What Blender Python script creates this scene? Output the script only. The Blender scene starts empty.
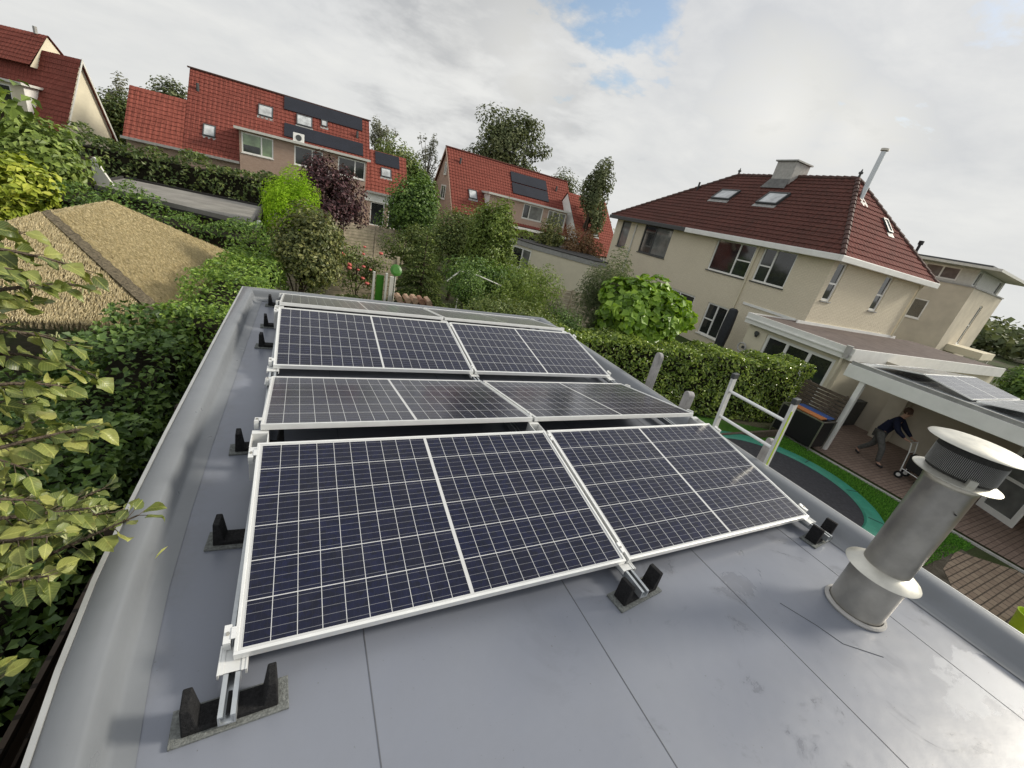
import bpy, math, random
import numpy as np
from mathutils import Vector, Matrix
R = math.radians
sc = bpy.context.scene
col = sc.collection
ZG = -2.7            # garden level; the flat roof we stand on is z = 0
rng = np.random.default_rng(7)
random.seed(7)

# ------------------------------------------------------------------ helpers
def link(o):
    col.objects.link(o); return o

def thing(name, label, cat, loc=(0, 0, 0), rotz=0.0, group=None):
    o = link(bpy.data.objects.new(name, None))
    o.empty_display_size = .2
    o.location = loc; o.rotation_euler = (0, 0, rotz)
    o['label'] = label; o['category'] = cat
    if group: o['group'] = group
    return o

def tag(o, label=None, cat=None, group=None, kind=None):
    if label: o['label'] = label
    if cat: o['category'] = cat
    if group: o['group'] = group
    if kind: o['kind'] = kind
    return o

def wmat(o):
    m = Matrix.LocRotScale(o.location, o.rotation_euler, o.scale)
    return wmat(o.parent) @ m if o.parent else m

def uvs(vs, fs):
    """box-projected texture coordinates in metres, one per corner"""
    out = []
    for f in fs:
        p = [Vector(vs[i]) for i in f]
        n = Vector((0, 0, 0))
        for i in range(len(p)):
            a, b = p[i], p[(i + 1) % len(p)]
            n += a.cross(b)
        if n.length < 1e-12: n = Vector((0, 0, 1))
        n.normalize()
        if abs(n.z) > .97: t, b = Vector((1, 0, 0)), Vector((0, 1, 0))
        else:
            t = Vector((0, 0, 1)).cross(n).normalized(); b = n.cross(t)
        out += [(q.dot(t), q.dot(b)) for q in p]
    return out

class MB:
    def __init__(s): s.v = []; s.f = []; s.uv = None
    def add(s, v, f):
        k = len(s.v); s.v += [tuple(map(float, p)) for p in v]; s.f += [tuple(i + k for i in q) for q in f]; return s
    def box(s, x0, x1, y0, y1, z0, z1):
        v = [(x0,y0,z0),(x1,y0,z0),(x1,y1,z0),(x0,y1,z0),(x0,y0,z1),(x1,y0,z1),(x1,y1,z1),(x0,y1,z1)]
        return s.add(v, [(0,3,2,1),(4,5,6,7),(0,1,5,4),(1,2,6,5),(2,3,7,6),(3,0,4,7)])
    def obox(s, P, U, V, N, a0, a1, b0, b1, c0, c1):
        P, U, V, N = map(Vector, (P, U, V, N))
        v = [P + U*a + V*b + N*c for c in (c0, c1) for (a, b) in ((a0,b0),(a1,b0),(a1,b1),(a0,b1))]
        return s.add(v, [(0,3,2,1),(4,5,6,7),(0,1,5,4),(1,2,6,5),(2,3,7,6),(3,0,4,7)])
    def quad(s, a, b, c, d): return s.add([a,b,c,d], [(0,1,2,3)])
    def poly(s, pts): return s.add(pts, [tuple(range(len(pts)))])
    def tube(s, pts, rad, n=8, caps=True):
        pts = [Vector(p) for p in pts]
        if not hasattr(rad, '__len__'): rad = [rad]*len(pts)
        vs = []; up = None
        for i, p in enumerate(pts):
            d = (pts[min(i+1, len(pts)-1)] - pts[max(i-1, 0)]).normalized()
            a = d.cross(Vector((0,0,1)) if abs(d.z) < .9 else Vector((1,0,0))).normalized() if up is None else (up - d*up.dot(d)).normalized()
            up = a; b = d.cross(a)
            vs += [p + (a*math.cos(2*math.pi*k/n) + b*math.sin(2*math.pi*k/n))*rad[i] for k in range(n)]
        fs = [(i*n+k, i*n+(k+1) % n, (i+1)*n+(k+1) % n, (i+1)*n+k) for i in range(len(pts)-1) for k in range(n)]
        if caps: fs += [tuple(range(n))[::-1], tuple((len(pts)-1)*n + k for k in range(n))]
        return s.add(vs, fs)
    def lathe(s, prof, c=(0,0,0), n=40):
        vs = []; m = len(prof)
        for r, z in prof:
            vs += [(c[0]+r*math.cos(2*math.pi*k/n), c[1]+r*math.sin(2*math.pi*k/n), c[2]+z) for k in range(n)]
        fs = [(i*n+k, i*n+(k+1) % n, (i+1)*n+(k+1) % n, (i+1)*n+k) for i in range(m-1) for k in range(n)]
        return s.add(vs, fs)
    def prism(s, pts, d):
        """closed polygon (3D points) extruded by vector d"""
        n = len(pts); d = Vector(d); a = [Vector(p) for p in pts]; b = [p + d for p in a]
        return s.add(a + b, [tuple(range(n))[::-1], tuple(range(n, 2*n))] + [(i, (i+1) % n, n+(i+1) % n, n+i) for i in range(n)])
    def build(s, name, mat, parent=None, world=True, smooth=False, bevel=0, uv=None, angle=35):
        """world=True: vertices are world coordinates; else already local to parent"""
        v = s.v
        if parent is not None and world:
            M = wmat(parent).inverted(); v = [tuple(M @ Vector(p)) for p in v]
        me = bpy.data.meshes.new(name)
        loc = None
        if parent is None and world:
            a = np.array(v); loc = ((a[:,0].min()+a[:,0].max())/2, (a[:,1].min()+a[:,1].max())/2, a[:,2].min())
            v = (a - np.array(loc)).tolist()
        me.from_pydata(v, [], s.f)
        l = me.uv_layers.new(name='UVMap')
        l.data.foreach_set('uv', np.array(uv if uv is not None else uvs(s.v, s.f), dtype=np.float32).ravel())
        if smooth:
            me.polygons.foreach_set('use_smooth', [True]*len(me.polygons))
            me.set_sharp_from_angle(angle=R(angle))
        me.materials.append(mat)
        o = link(bpy.data.objects.new(name, me))
        if parent is not None: o.parent = parent
        elif loc: o.location = loc
        if bevel:
            m = o.modifiers.new('Bevel', 'BEVEL'); m.width = bevel; m.segments = 2; m.limit_method = 'ANGLE'; m.angle_limit = R(40)
        return o

def copy_tree(o, parent=None):
    c = o.copy(); col.objects.link(c); c.parent = parent
    for ch in list(o.children): copy_tree(ch, c)
    return c

# ------------------------------------------------------------------ materials
class NT:
    def __init__(s, name):
        s.m = bpy.data.materials.new(name); s.m.use_nodes = True
        s.t = s.m.node_tree; s.b = s.t.nodes['Principled BSDF']; s.o = s.t.nodes['Material Output']
    def n(s, typ, **kw):
        x = s.t.nodes.new(typ)
        for k, v in kw.items(): setattr(x, k, v)
        return x
    def l(s, a, b): s.t.links.new(a, b)
    def set(s, **kw):
        names = dict(rough='Roughness', metal='Metallic', spec='Specular IOR Level', coat='Coat Weight', coatr='Coat Roughness', ior='IOR', alpha='Alpha', trans='Transmission Weight')
        for k, v in kw.items(): s.b.inputs[names[k]].default_value = v
        return s
    def math(s, op, a, b=0.0, c=None, clamp=False):
        x = s.n('ShaderNodeMath', operation=op); x.use_clamp = clamp
        for i, q in enumerate((a, b, c)):
            if q is None: continue
            if isinstance(q, (int, float)): x.inputs[i].default_value = q
            else: s.l(q, x.inputs[i])
        return x.outputs[0]
    def mix(s, fac, a, b, blend='MIX'):
        x = s.n('ShaderNodeMix', data_type='RGBA', blend_type=blend)
        for i, q in ((0, fac), (6, a), (7, b)):
            if isinstance(q, (int, float)): x.inputs[i].default_value = q
            elif isinstance(q, tuple): x.inputs[i].default_value = q + (1,) if len(q) == 3 else q
            else: s.l(q, x.inputs[i])
        return x.outputs[2]
    def noise(s, vec, scale, detail=4, rough=.55, dist=0):
        x = s.n('ShaderNodeTexNoise'); x.inputs['Scale'].default_value = scale; x.inputs['Detail'].default_value = detail
        x.inputs['Roughness'].default_value = rough; x.inputs['Distortion'].default_value = dist
        if vec is not None: s.l(vec, x.inputs['Vector'])
        return x.outputs['Fac']
    def ramp(s, fac, lo, hi, a=0.0, b=1.0):
        x = s.n('ShaderNodeMapRange'); x.clamp = True
        s.l(fac, x.inputs[0])
        for i, v in enumerate((lo, hi, a, b)): x.inputs[i+1].default_value = v
        return x.outputs[0]
    def obj(s): return s.n('ShaderNodeTexCoord').outputs['Object']
    def pos(s): return s.n('ShaderNodeNewGeometry').outputs['Position']
    def uv(s): return s.n('ShaderNodeTexCoord').outputs['UV']
    def scale(s, vec, v):
        x = s.n('ShaderNodeMapping'); s.l(vec, x.inputs[0]); x.inputs['Scale'].default_value = v; return x.outputs[0]
    def color(s, c):
        if isinstance(c, tuple): s.b.inputs['Base Color'].default_value = c + (1,)
        else: s.l(c, s.b.inputs['Base Color'])
        return s
    def bump(s, h, dist, strength=1.0):
        x = s.n('ShaderNodeBump'); x.inputs['Distance'].default_value = dist; x.inputs['Strength'].default_value = strength
        s.l(h, x.inputs['Height']); s.l(x.outputs[0], s.b.inputs['Normal']); return s

def plain(name, c, rough=.5, metal=0.0, var=.12, scale=6.0, spec=.5, bump=0.0, bscale=60):
    m = NT(name); p = m.pos()
    f = m.noise(p, scale, 5)
    d = tuple(x*(1-var) for x in c); u = tuple(min(1, x*(1+var)) for x in c)
    m.color(m.mix(m.ramp(f, .3, .7), d, u)).set(rough=rough, metal=metal, spec=spec)
    g = m.noise(p, scale*3.1, 4); m.l(m.ramp(g, .3, .7, rough*.8, min(1, rough*1.2)), m.b.inputs['Roughness'])
    if bump: m.bump(m.noise(p, bscale, 3), bump)
    return m.m

def brickmat(name, c1, c2, mortar, bw=.21, bh=.06, ms=.012, rough=.85, bump=.006, offset=.5, msmooth=.3, grime=.25):
    m = NT(name); u = m.uv()
    b = m.n('ShaderNodeTexBrick', offset=offset)
    m.l(u, b.inputs['Vector']); b.inputs['Scale'].default_value = 1.0
    b.inputs['Brick Width'].default_value = bw; b.inputs['Row Height'].default_value = bh; b.inputs['Mortar Size'].default_value = ms
    b.inputs['Mortar Smooth'].default_value = msmooth
    for k, c in (('Color1', c1), ('Color2', c2), ('Mortar', mortar)): b.inputs[k].default_value = c + (1,)
    f = m.noise(u, 1.1, 6, .65); g = m.noise(u, 14, 3)
    c = m.mix(m.ramp(f, .35, .75, 0, grime), b.outputs['Color'], tuple(x*.55 for x in c1))
    c = m.mix(m.ramp(g, .35, .7, 0, .18), c, tuple(min(1, x*1.25) for x in c2))
    m.color(c).set(rough=rough, spec=.25)
    h = m.math('MULTIPLY', b.outputs['Fac'], -1.0); h = m.math('ADD', h, m.math('MULTIPLY', g, .4)); m.bump(h, bump)
    return m.m

LEAF = 2.3
def leafmat(name, c1, c2, c3, rough=.45, tr=.28, spec=.4, veins=False):
    m = NT(name)
    c1, c2, c3 = [tuple(min(.8, q*LEAF) for q in c) for c in (c1, c2, c3)]
    r = m.n('ShaderNodeNewGeometry').outputs['Random Per Island']
    cr = m.n('ShaderNodeValToRGB'); m.l(r, cr.inputs[0])
    e = cr.color_ramp.elements; e[0].position = 0; e[0].color = c1+(1,); e[1].position = 1; e[1].color = c3+(1,)
    x = e.new(.55); x.color = c2+(1,)
    c = cr.outputs[0]
    if veins:
        s = m.n('ShaderNodeSeparateXYZ'); m.l(m.uv(), s.inputs[0])
        w = m.math('SINE', m.math('MULTIPLY', m.math('ADD', s.outputs[0], m.math('MULTIPLY', m.math('ABSOLUTE', s.outputs[1]), -.9)), 46.0))
        w = m.ramp(w, .75, 1, 0, .2)
        mid = m.ramp(m.math('ABSOLUTE', s.outputs[1]), 0, .035, .5, 0)
        c = m.mix(m.math('MAXIMUM', w, mid), c, tuple(min(1, q*1.9) for q in c3))
        n = m.noise(m.pos(), 38, 4); c = m.mix(m.ramp(n, .58, .72, 0, .55), c, (.16, .13, .03))
        m.bump(m.math('MULTIPLY', w, -1), .002)
    m.color(c).set(rough=rough, spec=spec)
    t = m.n('ShaderNodeBsdfTranslucent'); m.l(m.mix(1.0, c, (1.0, 1.0, .45), 'MULTIPLY'), t.inputs[0])
    a = m.n('ShaderNodeMixShader'); a.inputs[0].default_value = tr
    m.l(m.b.outputs[0], a.inputs[1]); m.l(t.outputs[0], a.inputs[2]); m.l(a.outputs[0], m.o.inputs[0])
    return m.m

def roofmat(name, c, c2, moss=.25, tilew=.25, course=.35):
    m = NT(name); u = m.uv()
    b = m.n('ShaderNodeTexBrick', offset=0.0); m.l(u, b.inputs['Vector']); b.inputs['Scale'].default_value = 1
    b.inputs['Brick Width'].default_value = tilew; b.inputs['Row Height'].default_value = course; b.inputs['Mortar Size'].default_value = .012
    b.inputs['Color1'].default_value = c+(1,); b.inputs['Color2'].default_value = c2+(1,); b.inputs['Mortar'].default_value = tuple(x*.45 for x in c)+(1,)
    f = m.noise(u, .8, 6, .7); g = m.noise(u, 9, 4)
    q = m.mix(m.ramp(f, .45, .7, 0, moss), b.outputs['Color'], (.055, .04, .032))
    q = m.mix(m.ramp(g, .55, .75, 0, .3), q, tuple(min(1, x*1.5) for x in c2))
    m.color(q).set(rough=.85, spec=.15)
    m.bump(g, .008)
    return m.m

M = {}
# roof membrane: grey, faint mottling, drying water marks and scuffs
m = NT('roof membrane'); p = m.pos()
n1 = m.noise(p, .9, 6, .6); n2 = m.noise(p, 7, 5, .6); n3 = m.noise(p, 2.6, 6, .68, .8)
c = m.mix(m.ramp(n1, .3, .7), (.180, .197, .243), (.214, .231, .272))
c = m.mix(m.ramp(n2, .4, .75, 0, .2), c, (.155, .166, .195))
sx = m.n('ShaderNodeSeparateXYZ'); m.l(p, sx.inputs[0])
area = m.math('MULTIPLY', m.ramp(sx.outputs[0], .9, 1.7), m.ramp(sx.outputs[1], .35, -.05))
stain = m.math('MULTIPLY', m.ramp(n3, .575, .64, 0, .42), area)
c = m.mix(stain, c, (.118, .124, .142))
n4 = m.noise(p, 34, 3, .6); spots = m.math('MULTIPLY', m.ramp(n4, .70, .74, 0, .6), m.ramp(m.noise(p, 1.7, 2), .5, .6))
c = m.mix(spots, c, (.09, .09, .085))
def patch(cx, cy, rx, ry, sl):      # rain water still standing on the membrane
    dx = m.math('DIVIDE', m.math('SUBTRACT', sx.outputs[0], cx), rx); dy = m.math('DIVIDE', m.math('ADD', m.math('SUBTRACT', sx.outputs[1], cy), m.math('MULTIPLY', m.math('SUBTRACT', sx.outputs[0], cx), sl)), ry)
    q = m.math('ADD', m.math('SQRT', m.math('ADD', m.math('MULTIPLY', dx, dx), m.math('MULTIPLY', dy, dy))), m.math('MULTIPLY', m.math('SUBTRACT', wn_, .5), 3.2))
    return m.ramp(q, .92, 1.06, 1, 0)
wn_ = m.noise(m.scale(p, (7, 10, 1)), 1, 6, .62)
wet = m.math('MAXIMUM', patch(3.56, -1.12, .36, .16, .22), patch(3.17, -1.06, .20, .07, -.1))
edge = m.math('MAXIMUM', m.ramp(sx.outputs[0], -.16, -.31), m.math('MAXIMUM', m.ramp(sx.outputs[0], 3.42, 3.62), m.ramp(sx.outputs[1], 4.35, 4.62)))
c = m.mix(m.math('MULTIPLY', edge, m.ramp(m.noise(p, 5, 6, .7), .42, .66, 0, .55)), c, (.12, .12, .115))
grit = m.math('MULTIPLY', m.ramp(m.noise(p, 75, 2, .5), .72, .76, 0, .7), m.ramp(m.noise(p, 2.2, 3), .45, .6)); c = m.mix(grit, c, (.06, .055, .045))
m.color(c)
rr = m.math('SUBTRACT', m.ramp(n1, .3, .7, .30, .42), m.math('MULTIPLY', stain, .25)); rr = m.math('SUBTRACT', rr, m.math('MULTIPLY', wet, .21), clamp=True); m.l(rr, m.b.inputs['Roughness'])
m.l(wet, m.b.inputs['Coat Weight']); m.b.inputs['Coat Roughness'].default_value = .09
m.set(spec=.5); m.bump(m.math('ADD', m.math('MULTIPLY', m.noise(p, 1.8, 3), 1.0), m.math('MULTIPLY', n2, .12)), .02, .35)
M['membrane'] = m.m
M['kerb'] = plain('kerb membrane', (.175, .188, .205), .34, 0, .08, 3, .55, .003, 5)
M['seam'] = plain('welded seam', (.10, .106, .12), .5)
M['trim'] = plain('roof edge trim', (.42, .43, .43), .4, .3)
M['alu'] = plain('anodised aluminium', (.80, .81, .80), .38, .35, .05, 14)
M['alu_rail'] = plain('mill aluminium rail', (.52, .55, .57), .35, .7, .08, 20)
M['rubber'] = plain('recycled rubber', (.016, .016, .017), .85, 0, .4, 90, .2, .004, 140)
M['felt'] = plain('grey felt pad', (.17, .18, .175), .95, 0, .35, 80, .1, .004, 160)
M['steel'] = plain('weathered stainless steel', (.47, .45, .40), .36, .85, .2, 7, .5)
M['steel_light'] = plain('pale galvanised steel', (.60, .59, .53), .42, .6, .15, 9)
M['soot'] = plain('sooty mesh', (.035, .035, .033), .7, .3, .3, 60)
M['black'] = plain('black plastic', (.014, .014, .016), .45, 0, .2, 20)
M['white'] = plain('white paint', (.80, .80, .77), .45, 0, .06, 3)
M['offwhite'] = plain('weathered white board', (.60, .60, .56), .55, 0, .1, 5)
M['greyboard'] = plain('weathered grey board', (.36, .35, .35), .7, 0, .22, 9, .2, .004, 50)
M['dkgrey'] = plain('dark grey paint', (.055, .06, .062), .45, 0, .1, 4)
M['lead'] = plain('grey lead flashing', (.33, .33, .32), .6, .2, .2, 5)
M['felt_roof'] = plain('brown bitumen roof', (.115, .09, .082), .85, 0, .22, 1.6, .2, .006, 40)
M['grey_roof'] = plain('grey bitumen roof', (.23, .22, .20), .85, 0, .25, 1.3, .2, .006, 40)
M['dk_roof'] = plain('dark roofing edge', (.03, .028, .026), .8)
M['terracotta'] = plain('ridge tile clay', (.085, .045, .038), .7, 0, .35, 9, .3, .01, 30)
M['red_ridge'] = plain('red ridge tile', (.16, .055, .045), .7, 0, .3, 9, .3)
M['pvblack'] = plain('black solar sheet', (.012, .014, .022), .18, 0, .2, 1.2, .5)
M['plaster'] = plain('cream plaster', (.68, .63, .49), .85, 0, .08, 1.2, .2, .004, 60)
M['beige'] = plain('beige render', (.55, .50, .405), .85, 0, .1, 1.5, .2, .004, 60)
M['concrete'] = plain('pale concrete', (.45, .44, .42), .85, 0, .15, 9, .2, .004, 70)
M['cream_brick'] = brickmat('cream painted brick', (.71, .64, .495), (.75, .68, .535), (.64, .575, .44), grime=.12)
M['pink_brick'] = brickmat('pink brick', (.40, .275, .215), (.46, .33, .26), (.38, .30, .25), grime=.15)
M['paver'] = brickmat('clay block paving', (.25, .185, .135), (.33, .255, .185), (.06, .05, .038), .21, .105, .010, .8, .008, .5, .2, .45)
M['patio'] = brickmat('brown patio brick', (.235, .17, .135), (.29, .215, .175), (.12, .09, .075), .2, .1, .008, .8, .006, .5, .3, .3)
M['tile_dark'] = roofmat('front slope dark red tile', (.100, .042, .035), (.135, .053, .042), .55)  # front slope tile, duller and more blotched than the hip tile
M['tile_hip'] = roofmat('dark red tile', (.135, .036, .029), (.165, .045, .036), .25)
M['tile_red'] = roofmat('bright red tile', (.205, .058, .044), (.25, .074, .056), .28, .3, .34)
M['tile_red2'] = roofmat('fresh red tile', (.235, .068, .050), (.28, .084, .062), .18, .3, .34)
M['wood_grey'] = plain('weathered fence boards', (.42, .36, .27), .85, 0, .3, 5, .2, .004, 50)
M['wood_dark'] = brickmat('dark stained boards', (.055, .042, .032), (.08, .06, .045), (.012, .01, .008), 2.2, .14, .012, .8, .01, .0, .1, .4)
M['wood_slat'] = plain('brown slat wood', (.10, .08, .06), .8, 0, .35, 12, .2)
M['log'] = plain('split logs', (.30, .17, .12), .85, 0, .45, 9, .2, .01, 40)
M['log_end'] = plain('log cut face', (.45, .31, .22), .85, 0, .3, 20, .2)
M['bark'] = plain('bark', (.09, .07, .052), .9, 0, .35, 14, .2, .02, 40)
M['bark_pale'] = plain('pale bark', (.22, .20, .17), .9, 0, .3, 14, .2)
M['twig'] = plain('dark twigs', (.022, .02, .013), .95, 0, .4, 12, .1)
M['tramp_mat'] = plain('trampoline mat', (.018, .018, .024), .7)
M['tramp_pad'] = plain('green pad', (.03, .23, .155), .45, 0, .15, 4)
M['navy'] = plain('navy cloth', (.012, .015, .035), .8, 0, .3, 14, .2)
M['trouser'] = plain('grey trousers', (.10, .10, .095), .85, 0, .25, 14, .2)
M['skin'] = plain('skin', (.42, .25, .18), .5, 0, .08, 30)
M['hair'] = plain('brown hair', (.07, .035, .022), .6, 0, .3, 60)
M['orange'] = plain('orange panel', (.52, .19, .06), .5, 0, .12, 9)
M['blue'] = plain('blue panel', (.045, .10, .30), .5, 0, .12, 9)
M['lime'] = plain('lime plastic', (.42, .58, .03), .4, 0, .1, 9)
M['green_plastic'] = plain('green plastic', (.035, .15, .011), .4, 0, .12, 9)
M['pod'] = plain('pale seed pods', (.42, .44, .22), .6)
M['rose'] = plain('rose petals', (.55, .12, .10), .6, 0, .25, 40)
# thatch
m = NT('thatch'); u = m.uv(); w = m.noise(m.scale(u, (16, 34, 1)), 1, 6, .75); g = m.noise(u, 2.2, 6, .7); k = m.noise(m.scale(u, (30, 30, 1)), 1, 3)
c = m.mix(m.ramp(w, .3, .7), (.40, .325, .19), (.72, .62, .40)); c = m.mix(m.ramp(g, .5, .75, 0, .45), c, (.30, .245, .155))
m.color(c).set(rough=.9, spec=.15); m.bump(m.math('ADD', m.math('MULTIPLY', w, 1.6), k), .07); M['thatch'] = m.m
# glass for windows
def glassmat(name, c, r=.05):
    m = NT(name); p = m.pos(); f = m.noise(p, 1.4, 3)
    m.color(m.mix(m.ramp(f, .35, .65), tuple(x*.5 for x in c), c)).set(rough=r, spec=.7, coat=.3, coatr=.03); m.bump(m.noise(p, .9, 2), .02, .12)
    return m.m
M['glass'] = glassmat('window glass', (.03, .034, .036))
M['glass_curtain'] = glassmat('window glass before pale curtain', (.23, .24, .23))
M['glass_green'] = glassmat('window glass before green blind', (.30, .42, .24))
M['skylight'] = glassmat('roof window glass with painted sky', (.62, .65, .66), .12)  # pale base colour paints in the bright sky reflected by the roof windows
M['poly'] = plain('clear roofing sheet', (.50, .53, .55), .25, 0, .06, 2)
# photovoltaic cells: UV (0..1, 0..1) over the glass
m = NT('solar cells'); s = m.n('ShaderNodeSeparateXYZ'); m.l(m.uv(), s.inputs[0])
X = m.math('MULTIPLY', s.outputs[0], 1.731); Y = m.math('MULTIPLY', s.outputs[1], 1.014)
def line(coord, pitch, off, half):   # 1 on the line
    q = m.math('ADD', coord, off); q = m.math('MODULO', m.math('ADD', q, pitch*100), pitch)
    d = m.math('MINIMUM', q, m.math('SUBTRACT', pitch, q))
    return m.math('LESS_THAN', d, half)
xm = m.math('ABSOLUTE', m.math('SUBTRACT', X, .8655))         # distance from the middle bar
PX, PY = .0846, .1665
gx = line(m.math('SUBTRACT', xm, .0075), PX, 0, .0013); gy = line(m.math('SUBTRACT', Y, .0075), PY, 0, .0019)
midb = m.math('LESS_THAN', xm, .0085)
edge = m.math('MAXIMUM', m.math('GREATER_THAN', xm, .8555), m.math('GREATER_THAN', m.math('ABSOLUTE', m.math('SUBTRACT', Y, .507)), .4995))
bus = line(m.math('SUBTRACT', Y, .0075), PY/5, PY/10, .0009)
fing = line(X, .021, 0, .0004)
grid = m.math('MAXIMUM', m.math('MAXIMUM', gx, gy), m.math('MAXIMUM', midb, edge))
vor = m.n('ShaderNodeTexVoronoi'); m.l(m.obj(), vor.inputs['Vector']); vor.inputs['Scale'].default_value = 55
v = m.n('ShaderNodeSeparateColor'); m.l(vor.outputs['Color'], v.inputs[0])
wn = m.n('ShaderNodeTexWhiteNoise', noise_dimensions='3D')
cc = m.n('ShaderNodeCombineXYZ'); m.l(m.math('FLOOR', m.math('DIVIDE', m.math('SUBTRACT', xm, .0075), PX)), cc.inputs[0]); m.l(m.math('FLOOR', m.math('DIVIDE', m.math('SUBTRACT', Y, .0075), PY)), cc.inputs[1]); m.l(m.math('GREATER_THAN', X, .8655), cc.inputs[2])
m.l(cc.outputs[0], wn.inputs['Vector'])
cell = m.mix(v.outputs[0], (.0026, .0042, .016), (.0052, .0080, .036)); cell = m.mix(m.math('MULTIPLY', wn.outputs['Value'], .5), cell, (.006, .0065, .016))
cell = m.mix(m.math('MULTIPLY', bus, .5), cell, (.33, .34, .36)); cell = m.mix(m.math('MULTIPLY', fing, .05), cell, (.2, .2, .22))
c = m.mix(grid, cell, (.56, .57, .57))
dust = m.noise(m.obj(), 5, 6, .7); c = m.mix(m.ramp(dust, .5, .8, 0, .03), c, (.35, .34, .31))
m.color(c).set(rough=.14, spec=.5, ior=1.43); m.b.inputs['Sheen Weight'].default_value = .45; m.b.inputs['Sheen Roughness'].default_value = .22; m.bump(m.noise(m.obj(), 60, 2), .0006, .4); M['cells'] = m.m
# ground
m = NT('garden soil and grass'); p = m.pos(); a = m.noise(p, .5, 6, .6); b = m.noise(p, 6, 5, .65)
c = m.mix(m.ramp(a, .4, .6), (.045, .075, .018), (.075, .065, .045)); c = m.mix(m.ramp(b, .4, .7, 0, .5), c, (.03, .045, .012)); m.color(c).set(rough=.95, spec=.15); m.bump(b, .05); M['ground'] = m.m
m = NT('lawn'); p = m.pos(); b = m.noise(p, 9, 6, .7); a = m.noise(p, 1.1, 4)
c = m.mix(m.ramp(b, .3, .7), (.035, .105, .012), (.065, .17, .02)); c = m.mix(m.ramp(a, .5, .7, 0, .5), c, (.085, .12, .03)); m.color(c).set(rough=.9, spec=.2); m.bump(b, .05); M['lawn'] = m.m
m = NT('mossy soil'); p = m.pos(); b = m.noise(p, 5, 7, .7); c = m.mix(m.ramp(b, .35, .65), (.06, .05, .035), (.15, .13, .10)); m.color(c).set(rough=.95, spec=.2); m.bump(b, .06); M['moss'] = m.m

# ------------------------------------------------------------------ camera, sky, sun
cam = bpy.data.cameras.new('camera'); co = link(bpy.data.objects.new('camera', cam))
co.location = (0.180, -1.093, 1.678); co.rotation_euler = (1.168, -0.217, -0.433)
cam.sensor_width = 36; cam.lens = 36*410.745/1024; cam.clip_start = .05; cam.clip_end = 3000
sc.camera = co
SUN = Vector((.85, -.20, .49)).normalized()
sun = bpy.data.lights.new('sun', 'SUN'); sun.energy = 2.7; sun.angle = R(10); sun.color = (1, .92, .78)
so = link(bpy.data.objects.new('sun', sun)); so.rotation_euler = SUN.to_track_quat('Z', 'Y').to_euler(); so.location = (20, -15, 30)
wd = bpy.data.worlds.new('World'); sc.world = wd; wd.use_nodes = True
t = wd.node_tree; t.nodes.clear()
class WN(NT):
    def __init__(s, t): s.t = t
w = WN(t)
sky = w.n('ShaderNodeTexSky', sky_type='NISHITA'); sky.sun_disc = False
sky.sun_elevation = math.asin(SUN.z); sky.sun_rotation = math.atan2(SUN.x, SUN.y); sky.altitude = 10; sky.air_density = 1.2; sky.dust_density = 1.5
b1 = w.n('ShaderNodeBackground'); b1.inputs[1].default_value = .14; w.l(sky.outputs[0], b1.inputs[0])
g = w.n('ShaderNodeTexCoord').outputs['Generated']; sp = w.n('ShaderNodeSeparateXYZ'); w.l(g, sp.inputs[0])
den = w.math('MAXIMUM', w.math('ADD', sp.outputs[2], .22), .05)
cv = w.n('ShaderNodeCombineXYZ'); w.l(w.math('DIVIDE', sp.outputs[0], den), cv.inputs[0]); w.l(w.math('DIVIDE', sp.outputs[1], den), cv.inputs[1])
mp = w.n('ShaderNodeMapping'); w.l(cv.outputs[0], mp.inputs[0]); mp.inputs['Location'].default_value = (3.1, 1.2, 0)
C1 = w.noise(mp.outputs[0], 1.5, 9, .58, .3); C2 = w.noise(mp.outputs[0], .6, 6, .55, .2); C3 = w.noise(mp.outputs[0], 4.5, 7, .6, .2)
nz = w.math('SUBTRACT', w.math('ADD', w.math('MULTIPLY', C1, .7), w.math('MULTIPLY', C3, .3)), .5)
def lobe(d, inner, outer, wob):      # a cloud (or gap) round direction d, its edge broken up by the cloud noise
    vd = w.n('ShaderNodeVectorMath', operation='DOT_PRODUCT'); w.l(g, vd.inputs[0]); vd.inputs[1].default_value = Vector(d).normalized()
    x = w.math('ADD', w.math('ARCCOSINE', w.math('MINIMUM', vd.outputs['Value'], 1.0)), w.math('MULTIPLY', nz, wob))
    return w.ramp(x, inner, outer, 1, 0)
cc = w.mix(w.ramp(nz, -.16, .16), (.53, .55, .585), (.80, .80, .785))
hz = w.ramp(sp.outputs[2], .03, .38, .8, .0); cc = w.mix(hz, cc, (.73, .735, .715))
dk = w.math('MAXIMUM', lobe((.29, .918, .27), .06, .25, 1.1), w.math('MULTIPLY', lobe((.45, .863, .235), .02, .14, .7), .8))
cc = w.mix(w.math('MULTIPLY', dk, .62), cc, w.mix(w.ramp(nz, -.08, .14), (.40, .41, .42), (.74, .735, .71)))
lt = w.math('MAXIMUM', lobe((.759, .606, .25), .0, .11, .75), lobe((.38, .89, .25), -.06, .10, .9)); lt = w.math('MAXIMUM', lt, lobe((.83, .508, .235), -.02, .07, .7))
cc = w.mix(w.math('MULTIPLY', lt, .6), cc, w.mix(w.ramp(nz, -.1, .1), (.80, .79, .74), (1.0, .98, .92)))
gap = w.math('MAXIMUM', lobe((.50, .80, .320), .015, .085, .9), lobe((.83, .375, .41), .02, .08, .9)); gap = w.math('MAXIMUM', gap, w.math('MULTIPLY', w.ramp(C2, .36, .30), w.ramp(sp.outputs[2], .3, .55)))
au = w.math('POWER', lobe(tuple(SUN), .08, .50, .25), 2.0)        # glow of the veiled sun
cc = w.mix(au, cc, (5.0, 4.75, 4.2))
cover = w.math('SUBTRACT', 1.0, w.math('MULTIPLY', gap, .92))
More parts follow.
